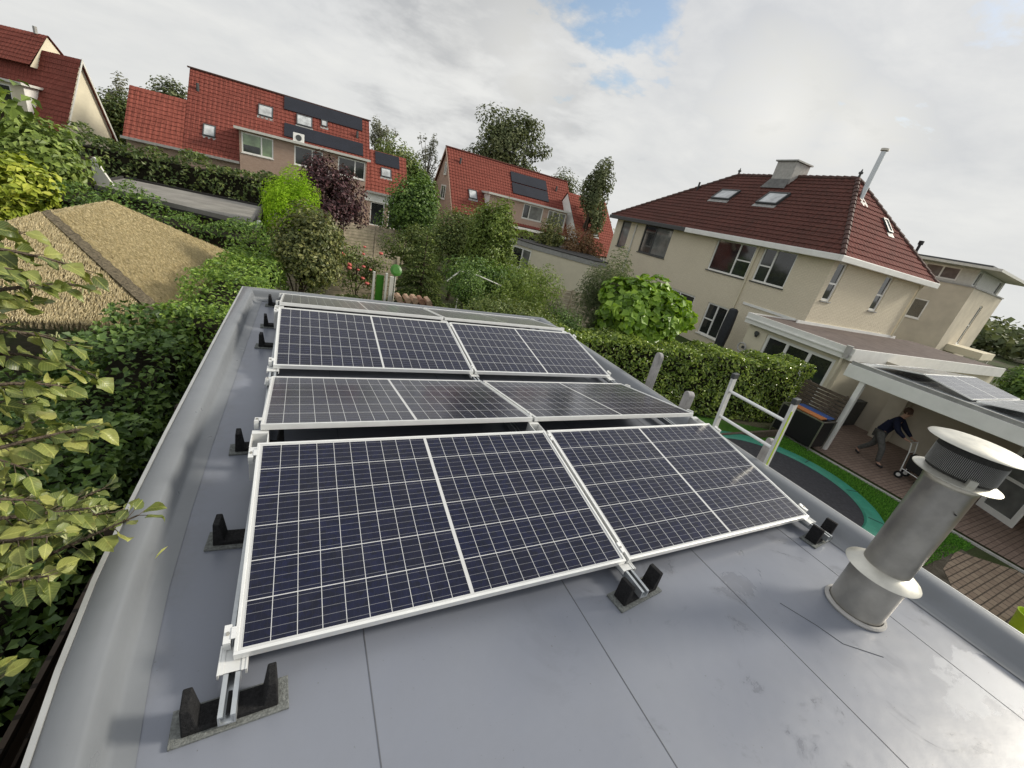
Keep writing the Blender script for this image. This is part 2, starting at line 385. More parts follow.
b2 = w.n('ShaderNodeBackground'); b2.inputs[1].default_value = .93; w.l(cc, b2.inputs[0])
mx = w.n('ShaderNodeMixShader'); w.l(cover, mx.inputs[0]); w.l(b1.outputs[0], mx.inputs[1]); w.l(b2.outputs[0], mx.inputs[2])
wo = w.n('ShaderNodeOutputWorld'); w.l(mx.outputs[0], wo.inputs[0])
sc.view_settings.view_transform = 'Standard'; sc.view_settings.look = 'None'; sc.view_settings.exposure = .2; sc.view_settings.gamma = 1; sc.view_settings.use_curve_mapping = False
sc.render.engine = 'CYCLES'; sc.cycles.max_bounces = 6; sc.cycles.caustics_reflective = False; sc.cycles.caustics_refractive = False

# ================================================================== the flat roof we stand on
ax0, ax1, ay0, ay1 = -.47, 3.90, -3.6, 4.83
annex = thing('flat_roof_annex', 'annex with grey membrane flat roof carrying the rows of solar panels', 'annex', ((ax0+ax1)/2, (ay0+ay1)/2, ZG))
b = MB()
for (x0, x1, y0, y1) in ((-.40, -.33, -1.0, ay1-.05), (ax1-.15, ax1-.05, ay0+.05, ay1-.05), (0, ax1-.15, ay0+.05, ay0+.15), (-.33, ax1-.15, ay1-.15, ay1-.05)):
    b.box(x0, x1, y0, y1, ZG, -.08)
b.build('wall', M['wood_dark'], annex)
MB().box(-.30, ax1-.2, ay0+.2, ay1-.2, -.2, 0).build('roof_membrane', M['membrane'], annex)
prof = [(-.004, -.14), (-.004, .100), (.01, .108), (.05, .112), (.085, .109), (.10, .098), (.110, .072), (.119, .042), (.130, .018), (.150, .008), (.20, .0035)]
profR = [(-.004, -.14), (-.004, .100), (.015, .118), (.05, .127), (.09, .120), (.125, .095), (.15, .066), (.17, .040), (.195, .018), (.225, .008), (.27, .0035)]
b = MB(); k = len(prof)
left = [(-3.6, -.12), (-1.2, -.30), (-.6, -.365), (-.18, -.418), (.1, -.447), (.45, -.468), (.9, -.474), (1.5, -.472), (3.2, -.45), (4.83, -.425)]
ring_ = [(x, y, 1, 1 if i == 0 else (-1 if i == len(left)-1 else 0), prof) for i, (y, x) in enumerate(left)] + [(ax1, ay1, -1, -1, profR), (ax1, ay0, -1, 1, profR)]
for x, y, ix, iy, pf in ring_:
    for (d, z), (dn, zn) in zip(pf, prof): b.v.append((x + ix*d, y + iy*dn, z))
nr_ = len(ring_)
for i in range(nr_):
    j = (i+1) % nr_
    b.f += [(i*k+q, i*k+q+1, j*k+q+1, j*k+q) for q in range(k-1)]
b.build('kerb', M['kerb'], annex, smooth=True, angle=50)
b = MB(); out2 = [(x, y, ix, iy) for x, y, ix, iy, _ in ring_]
for o_ in (.005, .02):
    for z in (-.06, .107):
        b.v += [(x - ix*o_, y - iy*o_, z) for x, y, ix, iy in out2]
for i in range(nr_):
    j = (i+1) % nr_; q = lambda s_, i_: s_*nr_ + i_
    b.f += [(q(0, i), q(0, j), q(1, j), q(1, i)), (q(2, j), q(2, i), q(3, i), q(3, j)), (q(1, i), q(1, j), q(3, j), q(3, i)), (q(0, j), q(0, i), q(2, i), q(2, j))]
b.build('edge_trim', M['trim'], annex)
for x, y0, y1 in ((.434, -3.3, 4.6), (1.412, -3.3, 4.6), (2.385, -3.3, 4.6), (3.30, -3.3, 4.6)):
    MB().box(x-.0018, x+.0018, y0, y1, -.002, .0014).build('seam', M['seam'], annex)
MB().tube([(x+.165, y, .001) for y, x in left[1:-1]], .0035, 5).build('seam', M['seam'], annex)
b = MB(); b.tube([(2.62, -.40, .001), (2.70, -.56, .001), (2.74, -.68, .001), (2.90, -.80, .001)], .0022, 5); b.build('seam', M['seam'], annex)
# ---- solar panels
PL, PW, TILT = 1.755, 1.038, 0.176
c_, s_ = PW*math.cos(TILT), PW*math.sin(TILT); GR, GV, H0, GX = .185, .214, .12, .021
def make_panel():
    root = thing('solar_panel', 'solar panel', 'solar panel')
    f = MB(); w, d = .012, .035
    for (x0, x1, y0, y1) in ((0, PL, 0, w), (0, PL, PW-w, PW), (0, w, w, PW-w), (PL-w, PL, w, PW-w)): f.box(x0, x1, y0, y1, -d, 0)
    f.build('frame', M['alu'], root, world=False, bevel=.0015)
    g = MB().quad((w, w, -.004), (PL-w, w, -.004), (PL-w, PW-w, -.004), (w, PW-w, -.004))
    g.build('cell_face', M['cells'], root, world=False, uv=[(0,0),(1,0),(1,1),(0,1)])
    k = MB().box(w, PL-w, w, PW-w, -.012, -.0085).build('back_sheet', M['black'], root, world=False)
    return root
panel = make_panel()
rows = [(0, H0, 1), (c_+GR, H0+s_, -1), (2*c_+GR+GV, H0, 1), (3*c_+2*GR+GV, H0+s_, -1)]
plab = [['solar panel in the nearest row, left one, above the front-left rubber block', 'solar panel in the nearest row, the right one beside the steel flue'],
        ['grey-glinting solar panel sloping away in the second row, left half', 'grey-glinting solar panel sloping away in the second row, right half by the ladder'],
        ['solar panel facing us in the third row, left of its centre gap', 'solar panel facing us in the third row, right of its centre gap'],
        ['flatly seen solar panel in the furthest row, left one', 'flatly seen solar panel in the furthest row, right one below the shrubs']]
first = True
for i, (y, z, sg) in enumerate(rows):
    for j in range(2):
        o = panel if first else copy_tree(panel); first = False
        o.location = (j*(PL+GX), y, z); o.rotation_euler = (sg*TILT, 0, 0)
        o['label'] = plab[i][j]; o['group'] = 'solar panels on the grey flat roof'

# ---- mounting rails with their brackets and clamps
def rail(x, lab, side):
    t = thing('mounting_rail', lab, 'mounting rail', (x, -.15, .03), 0, 'aluminium rails under the solar panels')
    b = MB(); y0, y1 = -.165, 4.66
    b.box(x-.024, x-.018, y0, y1, .034, .078); b.box(x+.018, x+.024, y0, y1, .034, .078); b.box(x-.018, x+.018, y0, y1, .034, .040)
    b.box(x-.018, x-.010, y0, y1, .072, .078); b.box(x+.010, x+.018, y0, y1, .072, .078)
    b.build('rail', M['alu_rail'], t)
    MB().tube([(x, y0+.02, .05), (x, y0+.09, .05)], .006, 8).build('bolt', M['black'], t)
    def bracket(y, z, name):
        b = MB()
        b.box(x-.043, x-.037, y-.035, y+.07, .062, z-.038); b.box(x+.037, x+.043, y-.035, y+.07, .062, z-.038)
        b.box(x-.037, x-.025, y-.033, y+.068, .08, z-.040); b.box(x+.025, x+.037, y-.033, y+.068, .08, z-.040)
        b.box(x-.025, x+.025, y-.03, y+.06, .08, z-.043)
        b.build(name, M['alu'], t, bevel=.001)
    bracket(.0, H0+.004, 'low_bracket')
    def ridge(y0):
        b = MB(); z = H0+s_
        b.box(x-.040, x+.040, y0-.02, y0+.03, .08, z-.045); b.box(x-.040, x+.040, y0+GR-.03, y0+GR+.004, .08, z-.040)
        b.box(x-.042, x-.036, y0+.03, y0+GR-.03, .20, z-.044); b.box(x+.036, x+.042, y0+.03, y0+GR-.03, .20, z-.044)
        b.build('ridge_bracket', M['alu'], t, bevel=.001)
    ridge(c_); ridge(3*c_+GR+GV)
    for y in (2*c_+GR-.04, 2*c_+GR+GV-.01, 4*c_+2*GR+GV-.05): bracket(y, H0+.004, 'low_bracket')
    # clamps sit on the panel frames near the row edges
    for (y, z, sg) in rows:
        for s in (.075, PW-.075):
            yy = y + s*math.cos(TILT); zz = z + sg*s*math.sin(TILT)
            T = Vector((0, math.cos(TILT), sg*math.sin(TILT))); N = Vector((0, -sg*math.sin(TILT), math.cos(TILT)))
            b = MB()
            if side == 0: b.obox((x, yy, zz), (1,0,0), T, N, -.008, .008, -.03, .03, -.04, .006)
            else:
                b.obox((x, yy, zz), (1,0,0), T, N, *sorted((side*.012, side*.034)), -.032, .032, -.045, .003)
                b.obox((x, yy, zz), (1,0,0), T, N, *sorted((-side*.004, side*.0118)), -.02, .02, .002, .006)
            b.build('clamp', M['alu'], t)
            MB().tube([Vector((x+side*.022, yy, zz))+N*.003, Vector((x+side*.022, yy, zz))+N*.009], .006, 8).build('bolt', M['steel'], t)
rail(.0, 'silver rail running under the left ends of the panel rows', -1)
rail(PL+GX/2, 'silver rail in the middle gap between left and right panels', 0)
rail(2*PL+GX+.018, 'silver rail under the right ends of the panel rows near the flue', 1)

# ---- rubber blocks carrying the rails
def block():
    t = thing('rubber_support_block', 'rubber block', 'support block')
    MB().box(-.16, .16, -.058, .052, .001, .012).build('felt_pad', M['felt'], t, world=False, bevel=.002)
    b = MB(); y0, y1 = -.040, .034
    pts = [(-.13, .012), (.13, .012), (.125, .135), (.10, .135), (.085, .034), (-.085, .034), (-.10, .135), (-.125, .135)]
    b.add([(x, y, z) for y in (y0, y1) for x, z in pts], [(0,1,4,5), (1,2,3,4), (0,5,6,7), (13,12,9,8), (12,11,10,9), (15,14,13,8)] + [(i, 8+i, 8+(i+1) % 8, (i+1) % 8) for i in range(8)])
    b.build('rubber_saddle', M['rubber'], t, world=False, bevel=.004)
    return t
blk = block()
bl = [(.008, -.108, 3, 'black rubber support block on grey felt under the front-left panel corner'), (-.018, .66, -4, 'black rubber block beside the left edge of the nearest panel row'),
      (-.018, 1.42, 2, 'black rubber block left of the second panel row, at its near corner'), (-.018, 3.13, -3, 'black rubber block beside the left edge of the third panel row, nearer one'), (-.018, 3.72, 3, 'black rubber block beside the left edge of the third panel row, farther one'),
      (-.018, 4.48, 0, 'black rubber block at the back kerb left of the furthest panel row'),
      (PL+.01, -.112, 8, 'black rubber support block under the middle of the nearest panel row'), (2*PL+.04, -.10, 6, 'black rubber support block at the right end of the nearest panel row, by the flue')]
for i, (x, y, a, lab) in enumerate(bl):
    o = blk if i == 0 else copy_tree(blk)
    o.location = (x, y, 0); o.rotation_euler = (0, 0, R(a)); o['label'] = lab; o['group'] = 'rubber blocks under the panel rails'

# ---- flue
fx, fy = 3.105, -.562
fl = thing('steel_roof_flue', 'weathered stainless steel chimney flue with flat cap on the grey roof', 'flue', (fx, fy, 0))
MB().lathe([(.135, .001), (.15, .001), (.155, .012), (.148, .022), (.136, .024)], (fx, fy, 0), 48).build('base_ring', M['concrete'], fl, smooth=True)
MB().lathe([(.132, .003), (.132, .305)], (fx, fy, 0), 48).build('base_sleeve', M['steel'], fl, smooth=True)
MB().lathe([(.105, .33), (.125, .322), (.172, .298), (.176, .300), (.172, .306), (.128, .336), (.106, .345)], (fx, fy, 0), 56).build('storm_collar', M['steel_light'], fl, smooth=True)
b = MB().lathe([(.108, .30), (.108, .62), (.1085, .622), (.1085, .90), (.111, .905), (.111, .925), (.108, .93), (.108, .96)], (fx, fy, 0), 56)
b.build('pipe', M['steel'], fl, smooth=True)
MB().lathe([(.10, .955), (.165, .950), (.172, .953), (.172, .957), (.11, .975), (.10, .976)], (fx, fy, 0), 56).build('lower_flange', M['steel_light'], fl, smooth=True)
b = MB().lathe([(.128, .972), (.133, .99), (.133, 1.118)], (fx, fy, 0), 96); b.build('mesh_drum', M['soot'], fl, smooth=True)
b = MB()
for k in range(130):
    a = 2*math.pi*k/130; b.tube([(fx+.1345*math.cos(a), fy+.1345*math.sin(a), .985), (fx+.1345*math.cos(a), fy+.1345*math.sin(a), 1.085)], .0011, 4)
b.build('mesh_wires', M['lead'], fl)
MB().lathe([(0, 1.150), (.150, 1.146), (.185, 1.134), (.190, 1.128), (.186, 1.126), (.13, 1.122), (0, 1.122)], (fx, fy, 0), 64).build('cap', M['steel_light'], fl, smooth=True)
for a in (215, 335): 
    q = R(a); b = MB().obox((fx, fy, .955), (math.cos(q), math.sin(q), 0), (-math.sin(q), math.cos(q), 0), (0,0,1), .12, .15, -.016, .016, .004, .045); b.build('clip', M['steel_light'], fl)
MB().tube([(fx-.062, fy-.092, .80), (fx-.066, fy-.098, .80)], .004, 8).build('rivet', M['black'], fl)

# ---- fallen leaf
b = MB()
L0 = [(0, 0, 0), (.018, .006, .004), (.045, .010, .006), (.07, .004, .002), (.045, -.004, .010), (.018, -.003, .008)]
an = R(62); L0 = [(-.330 + x*math.cos(an) - y*math.sin(an), .545 + x*math.sin(an) + y*math.cos(an), z+.066) for x, y, z in L0]
b.add(L0, [(0, 1, 5), (1, 2, 4, 5), (2, 3, 4)])
tag(b.build('fallen_leaf', leafmat('fallen leaf', (.32, .36, .08), (.36, .38, .10), (.38, .38, .12))), 'yellow-green fallen leaf lying against the left roof kerb', 'leaf')

# ---- ladder leaning on the right-hand kerb
ld = thing('aluminium_ladder', 'aluminium ladder with a lime stripe leaning on the right roof edge', 'ladder', (4.27, .93, ZG))
def lad(y, z): return Vector((3.99 + (.1 - z)*.10, y, z))
for y, zt in ((1.235, .70), (.64, .74)):
    a, c = lad(y, ZG), lad(y, zt); T = (c-a).normalized(); N = Vector((0,1,0)).cross(T)
    s = MB().obox(a, (0,1,0), T, N, -.014, .014, 0, (c-a).length, -.030, .030).build('stile', M['alu'], ld, bevel=.003)
    MB().obox(c, (0,1,0), T, N, -.020, .020, -.035, .018, -.036, .036).build('end_cap', M['dkgrey'], s, bevel=.006)
    if y < 1: MB().obox(a, (0,1,0), T, N, -.0165, -.0145, .5, (c-a).length-.1, -.028, -.006).build('stripe', M['lime'], s)
for z in (-2.4, -2.1, -1.8, -1.5, -1.2, -.9, -.6, -.3, -.0, .25, .53):
    MB().tube([lad(.655, z), lad(1.22, z)], .016, 8).build('rung', M['alu'], ld)

# ---- round-topped boards standing beyond the kerb
def board(x, y, zt, w, th, lean, lab):
    n = 12; pts = [(-w/2, 0), (w/2, 0)] + [(w/2*math.cos(math.pi*k/n), (zt-ZG-w/2) + w/2*math.sin(math.pi*k/n)) for k in range(n+1)]
    b = MB(); T = Vector((lean[0], lean[1], 1)); U = Vector((.25, 1, 0)).normalized()
    P = Vector((x, y, ZG)) - Vector((lean[0], lean[1], 0))*(zt-ZG)
    p3 = [P + U*u + T*v for u, v in pts]
    b.prism(p3, U.cross(Vector((0,0,1)))*th)
    o = b.build('round_topped_board', M['greyboard'], None, bevel=.006); tag(o, lab, 'board', 'round-topped boards beyond the roof edge')
    return o
board(4.28, 2.52, .43, .13, .05, (.0, .02), 'tallest pale round-topped board standing between roof edge and laurel hedge')
board(4.13, 1.80, .24, .10, .08, (0, 0), 'stubby pale rounded post top just beyond the second panel row')
board(4.16, .80, .25, .05, .05, (0, 0), 'small white rounded post top between the ladder stiles')

# ================================================================== neighbourhood: ground
def sheet(name, pts, z, mat, kind='structure'):
    return tag(MB().poly([(x, y, z) for x, y in pts]).build(name, mat), kind=kind)
sheet('ground', [(-400, -400), (400, -400), (400, 400), (-400, 400)], ZG-.012, M['ground'])
sheet('lawn', [(4.2, .35), (13.15, .35), (13.3, 5.0), (9, 7), (12, 14), (4.5, 13.5), (4.2, 5)], ZG-.004, M['lawn'])
sheet('garden_bed', [(9.2, -.9), (12.3, -.9), (12.6, .55), (11.3, 1.05), (9.6, .6)], ZG+.002, M['moss'])
sheet('paved_path', [(9.5, -8), (13.2, -8), (13.15, -.3), (12.3, .42), (11.1, .25), (9.6, -.6)], ZG+.008, M['paver'])
sheet('patio', [(13.32, -8), (20, -8), (20, 5.6), (13.55, 5.0)], ZG+.012, M['patio'])
MBk = MB().box(13.22, 13.29, -8, 5.0, ZG-.05, ZG+.03); tag(MBk.build('patio_edging', M['concrete']), kind='structure')
tag(MB().box(13.292, 13.318, -8, 5.0, ZG-.05, ZG+.004).build('drain_slot', M['black']), kind='structure')

# ------------------------------------------------------------------ walls with real openings, windows, tiled slopes
def wall(b, P, U, W, z0, z1, openings=(), depth=.12, thick=.25):
    """outer face at P + U*u, u in 0..W; openings (u0,u1,z0,z1) are cut with reveals; N points outwards (right of U)"""
    P, U = Vector(P), Vector(U).normalized(); N = U.cross(Vector((0,0,1)))
    us = sorted({0, W, *[q for o in openings for q in o[:2]]}); zs = sorted({z0, z1, *[q for o in openings for q in o[2:]]})
    pt = lambda u, z, d=0: Vector((P.x, P.y, 0)) + U*u - N*d + Vector((0, 0, z))
    for i in range(len(us)-1):
        for j in range(len(zs)-1):
            um, zm = (us[i]+us[i+1])/2, (zs[j]+zs[j+1])/2
            if any(o[0] < um < o[1] and o[2] < zm < o[3] for o in openings): continue
            b.quad(pt(us[i], zs[j]), pt(us[i+1], zs[j]), pt(us[i+1], zs[j+1]), pt(us[i], zs[j+1]))
    for (u0, u1, a, c) in openings:
        d = depth
        b.quad(pt(u0, a), pt(u0, c), pt(u0, c, d), pt(u0, a, d)); b.quad(pt(u1, c), pt(u1, a), pt(u1, a, d), pt(u1, c, d))
        b.quad(pt(u0, c), pt(u1, c), pt(u1, c, d), pt(u0, c, d)); b.quad(pt(u1, a), pt(u0, a), pt(u0, a, d), pt(u1, a, d))
    return b

def window(root, P, U, W, z0, z1, u0=0.0, vbars=(), hbars=(), frame='white', glass='glass', depth=.08, fw=.055, sill=True, name='window', world=False, sillmat=None, flip=None):
    """framed window in an opening u0..u0+W, z0..z1; vbars: fractions of width; hbars: (fraction of height, from-bar, to-bar)"""
    P, U = Vector(P), Vector(U).normalized(); N = U.cross(Vector((0,0,1)))
    O = Vector((P.x, P.y, 0)) + U*u0 - N*depth
    Z = Vector((0,0,1)); b = MB(); q = lambda a0, a1, c0, c1, d0=-.03, d1=.03: b.obox(O, U, Z, N, a0, a1, c0, c1, d0, d1)
    q(0, fw, z0, z1); q(W-fw, W, z0, z1); q(fw, W-fw, z0, z0+fw); q(fw, W-fw, z1-fw, z1)
    xs = [fw] + [W*v for v in vbars] + [W-fw]
    for v in vbars: q(W*v-fw*.5, W*v+fw*.5, z0+fw, z1-fw)
    for (h, i0, i1) in hbars:
        z = z0 + (z1-z0)*h; q(xs[i0]+fw*.5*(i0 > 0), xs[i1]-fw*.5*(i1 < len(xs)-1), z-fw*.4, z+fw*.4)
    f = b.build(name, M[frame], root, world=world)
    gl = glass if isinstance(glass, (list, tuple)) else [glass]*(len(xs)-1)
    for i in range(len(xs)-1):
        g = MB().obox(O, U, Z, N, xs[i]+(fw*.5 if i else 0), xs[i+1]-(fw*.5 if i < len(xs)-2 else 0), z0+fw, z1-fw, -.012, -.004)
        g.build('pane', M[gl[i]], f, world=world)
    if sill:
        MB().obox(O, U, Z, N, -.04, W+.04, z0-.05, z0-.003, .0, depth+.05).build('sill', M[sillmat or frame], f, world=world)
    return f

def tiles(e0, e1, r0, r1, course=.36, col=.24, amp=.022, lift=.035, per=4):
    """tiled slope between eave e0->e1 and ridge r0->r1 (left to right seen from outside)"""
    e0, e1, r0, r1 = map(Vector, (e0, e1, r0, r1)); U = (e1-e0).normalized()
    mid = (r0+r1)/2 - e0; S = (mid - U*mid.dot(U)); Ls = S.length; S.normalize(); N = U.cross(S)
    n = max(2, round(Ls/course)); b = MB(); uv = []
    Wd = (e1-e0).length; l1 = (r0-e0).dot(U); r1u = (r1-e0).dot(U)
    umin, umax = min(0, l1), max(Wd, r1u); nc = int((umax-umin)/col*per)+1
    us = [umin + (umax-umin)*i/nc for i in range(nc+1)]
    for k in range(n):
        rowsv = []
        for (s, h) in ((Ls*k/n, lift), (Ls*(k+1)/n, 0.0)):
            t = s/Ls; lo, hi = l1*t, Wd + (r1u-Wd)*t; row = []
            for u in us:
                uu = min(max(u, lo), hi); a = (uu/col) % 1.0
                w = amp*(math.sin(math.pi*a)**1.3 if a > 0 else 0)
                row.append(e0 + U*uu + S*s + N*(h + w + .004))
            rowsv.append(row)
        kk = len(b.v)
        low = [p - N*(lift) for p in rowsv[0]]
        b.v += [tuple(p) for p in rowsv[0] + rowsv[1] + low]; q = nc+1
        for i in range(nc):
            if (rowsv[0][i+1]-rowsv[0][i]).length < 1e-5 and (rowsv[1][i+1]-rowsv[1][i]).length < 1e-5: continue
            b.f.append((kk+i, kk+i+1, kk+q+i+1, kk+q+i)); b.f.append((kk+2*q+i, kk+2*q+i+1, kk+i+1, kk+i))
    return b

def on_slope(b, e0, U, S, u0, u1, s0, s1, h0, h1):
    U, S = Vector(U).normalized(), Vector(S).normalized(); N = U.cross(S)
    return b.obox(e0, U, S, N, u0, u1, s0, s1, h0, h1)

def rooflight(root, e0, U, S, u0, u1, s0, s1, frame='dkgrey', glass='skylight', h=.10, name='roof_window'):
    b = MB(); w = .07
    for q in ((u0, u1, s0, s0+w), (u0, u1, s1-w, s1), (u0, u0+w, s0+w, s1-w), (u1-w, u1, s0+w, s1-w)): on_slope(b, e0, U, S, *q, -.02, h)
    f = b.build(name, M[frame], root, world=False)
    on_slope(MB(), e0, U, S, u0+w, u1-w, s0+w, s1-w, 0, h-.03).build('pane', M[glass], f, world=False)
    on_slope(MB(), e0, U, S, u0-.05, u1+.05, s0-.22, s0-.003, 0.0, .055).build('flashing', M['lead'], f, world=False)
    return f

# ------------------------------------------------------------------ big cream semi-detached house (right)
HX, HY, HYAW, HD, HL, HE, HR = 18.666, 8.494, -.045, 7.813, 15.576, 2.8-ZG, 6.304-ZG
hs = thing('cream_house', 'large cream house with dark red hipped roof, chimney and steel flue on the right', 'house', (HX, HY, ZG), HYAW)
z_ = lambda z: z - ZG
B = lambda mb, n, m, p=hs, **k: mb.build(n, M[m] if isinstance(m, str) else m, p, world=False, **k)
fo = [(13.62, 14.57, .96, 2.60, 'W1'), (9.62, 12.17, .97, 2.63, 'W2'), (3.93, 6.30, 1.05, 2.61, 'W3'), (1.89, 3.55, 1.08, 2.63, 'W4'), (4.03, 5.35, -2.13, -.47, 'LW'), (6.3, 8.6, -2.6, -.45, 'LD')]
wb = MB()
P0 = (.35, HL-.35, 0); FW = HL-.7
ops = [(HL-.35-o[1], HL-.35-o[0], z_(o[2]), z_(o[3])) for o in fo]
wall(wb, P0, (0, -1, 0), FW, 0, HE-.16, ops)
so_ = [(.67, 1.30), (4.35, 4.99)]
ops2 = [(a-.35, c-.35, z_(1.04), z_(2.62)) for a, c in so_]
wall(wb, (.35, .35, 0), (1, 0, 0), HD-.7, 0, HE-.16, ops2)
wall(wb, (HD-.35, .35, 0), (0, 1, 0), FW, 0, HE-.16); wall(wb, (HD-.35, HL-.35, 0), (-1, 0, 0), HD-.7, 0, HE-.16)
B(wb, 'wall', 'cream_brick')
U_ = (0, -1, 0)
def fwin(i, **k): o = fo[i]; window(hs, P0, U_, o[1]-o[0], z_(o[2]), z_(o[3]), HL-.35-o[1], **k)
fwin(0, frame='dkgrey', glass='glass_curtain', fw=.07); fwin(1, frame='dkgrey', vbars=(.42,), fw=.075, glass=['glass', 'glass_curtain'])
fwin(2, vbars=(.62,), hbars=((.5, 1, 2),), fw=.075, sillmat='dkgrey'); fwin(3, vbars=(.40,), hbars=((.48, 0, 1),), fw=.075, sillmat='dkgrey')
fwin(4, vbars=(.5,), hbars=((.5, 0, 1),), fw=.08); fwin(5, vbars=(.5,), fw=.09, name='patio_door', sill=False)
for a, c in so_: window(hs, (.35, .35, 0), (1, 0, 0), c-a, z_(1.04), z_(2.62), a-.35, hbars=((.45, 0, 1),), fw=.09, glass='glass', sillmat='lead')
RF = dict(el=(0, HL, HE), er=(0, 0, HE), fr=(HD, 0, HE), fl=(HD, HL, HE), rl=(HD/2, 9.905, HR), rr=(HD/2, 3.221, HR))
rf = B(tiles(RF['el'], RF['er'], RF['rl'], RF['rr'], .285, .28, .026, .03), 'roof', 'tile_dark', smooth=True, angle=50)
B(tiles(RF['er'], RF['fr'], RF['rr'], RF['rr'], .285, .28, .026, .03), 'roof', 'tile_hip', smooth=True, angle=50)
bb = MB(); bb.poly([RF['fl'], RF['el'], RF['rl']]); bb.poly([RF['fr'], RF['fl'], RF['rl'], RF['rr']]); B(bb, 'roof', 'tile_hip')
def ridgecaps(p, q, r=.11, step=.33):
    p, q = Vector(p), Vector(q); n = int((q-p).length/step); b = MB(); d = (q-p)/n
    for i in range(n):
        a = p + d*i; b.tube([a + Vector((0,0,.02)), a + d*1.04 + Vector((0,0,.0))], [r*1.06, r*.9], 9)
    return b
for k1, k2 in (('rl', 'rr'), ('er', 'rr'), ('el', 'rl'), ('fr', 'rr')): B(ridgecaps(RF[k1], RF[k2]), 'ridge_tiles', 'terracotta', smooth=True)
# fascia / gutters: white on the near half, dark on the far half
B(MB().box(-.10, .02, 8.35, HL+.1, HE-.19, HE+.03), 'gutter', 'dkgrey', bevel=.02)
B(MB().box(-.10, .02, .02, 8.345, HE-.21, HE+.03), 'gutter', 'white', bevel=.02)
B(MB().box(-.10, HD+.1, -.11, .018, HE-.21, HE+.03), 'gutter', 'white', bevel=.02)
B(MB().box(.0, .36, .36, HL-.36, HE-.165, HE-.15), 'soffit', 'white'); B(MB().box(.0, HD, .022, .358, HE-.165, HE-.15), 'soffit', 'white')
for y, m_ in ((12.97, 'offwhite'), (3.80, 'plaster')):
    B(MB().tube([(.30, y, HE-.2), (.30, y, .02)], .045, 8), 'downpipe', m_, smooth=True)
B(MB().tube([(7.5, .29, HE-.22), (7.38, .29, HE-.38), (7.38, .29, z_(.05))], .045, 8), 'downpipe', 'plaster', smooth=True)
ch = MB().box(3.35, 4.45, 6.1, 7.2, z_(5.75), z_(6.92)); c = B(ch, 'chimney', 'concrete', bevel=.02)
B(MB().box(3.27, 4.53, 6.02, 7.28, z_(6.925), z_(6.99)), 'cap_slab', 'lead', c)
B(MB().add([(3.0, 5.95, z_(5.60)), (3.0, 7.35, z_(5.60)), (3.345, 7.22, z_(6.10)), (3.345, 6.08, z_(6.10))], [(0, 1, 2, 3), (3, 2, 1, 0)]), 'apron', 'lead', c)
eF = Vector(RF['el']); SF = Vector((HD/2, 0, HR-HE)).normalized(); sl = lambda z: (z-2.8)/(SF.z)
for (b0, b1, za, zb) in ((8.13, 9.41, 4.63, 5.22), (5.18, 6.35, 4.59, 5.24)):
    rooflight(hs, eF, U_, SF, HL-b1, HL-b0, sl(za), sl(zb), h=.15)
SH = Vector((0, 3.221, HR-HE)).normalized(); eR = Vector(RF['er'])
rooflight(hs, eR, (1, 0, 0), SH, 4.62, 5.02, (4.32-2.8)/SH.z, (4.86-2.8)/SH.z, h=.12)
B(MB().tube([(6.87, 1.0, z_(3.8)), (6.87, 1.0, z_(4.25))], .06, 8).tube([(6.87, 1.0, z_(4.25)), (6.87, 1.0, z_(4.42))], .10, 10), 'vent_pipe', 'black')
B(MB().tube([(2.6, 11.3, z_(5.0)), (2.6, 11.3, z_(5.62))], .055, 8), 'vent_pipe', 'black')
fp = B(MB().tube([(3.42, 2.42, z_(5.2)), (3.42, 2.42, z_(7.28))], .102, 16), 'flue_pipe', 'alu_rail', smooth=True)
B(MB().tube([(3.42, 2.42, z_(7.32)), (3.42, 2.42, z_(7.40))], .15, 16).tube([(3.42, 2.42, z_(7.27)), (3.42, 2.42, z_(7.33))], .07, 8), 'cowl', 'steel', fp)
B(MB().add([(3.15, 2.10, z_(5.14)), (3.75, 2.10, z_(5.14)), (3.58, 2.40, z_(5.48)), (3.27, 2.40, z_(5.48))], [(0, 1, 2, 3)]), 'flashing', 'lead', fp)
for y in (9.905, 3.221): B(MB().tube([(HD/2, y, HR+.05), (HD/2, y, HR+.30), (HD/2, y, HR+.42)], [.05, .05, .012], 8).tube([(HD/2, y, HR+.22), (HD/2, y, HR+.29)], .09, 8), 'finial', 'dkgrey')
# flat-roofed extension along the right side
EX = z_(-.02)
eb = MB(); wall(eb, (-2.45, .62, 0), (0, -1, 0), 3.72, 0, EX-.36, [(.85, 3.45, .03, EX-.50)], depth=.1)
wall(eb, (-2.45, -3.1, 0), (1, 0, 0), 12, 0, EX-.36); wall(eb, (.35, .62, 0), (-1, 0, 0), 2.8, 0, EX-.36)
B(eb, 'extension_wall', 'plaster')
B(MB().box(-2.55, 9.6, -3.2, .34, EX-.15, EX).box(-2.55, .34, .34, .72, EX-.15, EX), 'extension_roof', 'felt_roof')
eb = MB().box(-2.62, -2.552, -3.27, .79, EX-.36, EX+.04).box(-2.552, .34, .722, .79, EX-.36, EX+.04).box(-2.552, 9.6, -3.27, -3.202, EX-.36, EX+.04)
B(eb, 'fascia', 'white'); B(MB().box(-2.66, -2.622, -3.27, .79, EX-.20, EX-.16), 'fascia_trim', 'white')
B(MB().box(.352-.05, .348, .70, 3.4, EX-.02, EX+.09).box(-.2, HD, .30, .348, EX, EX+.12), 'wall_flashing', 'white')
window(hs, (-2.45, .62, 0), (0, -1, 0), 2.6, .03, EX-.50, .85, vbars=(.335, .665), fw=.11, name='patio_door', sill=False)
lp = B(MB().tube([(-2.46, .14, z_(-.64)), (-2.56, .14, z_(-.64))], [.07, .09], 12), 'wall_lamp', 'dkgrey')
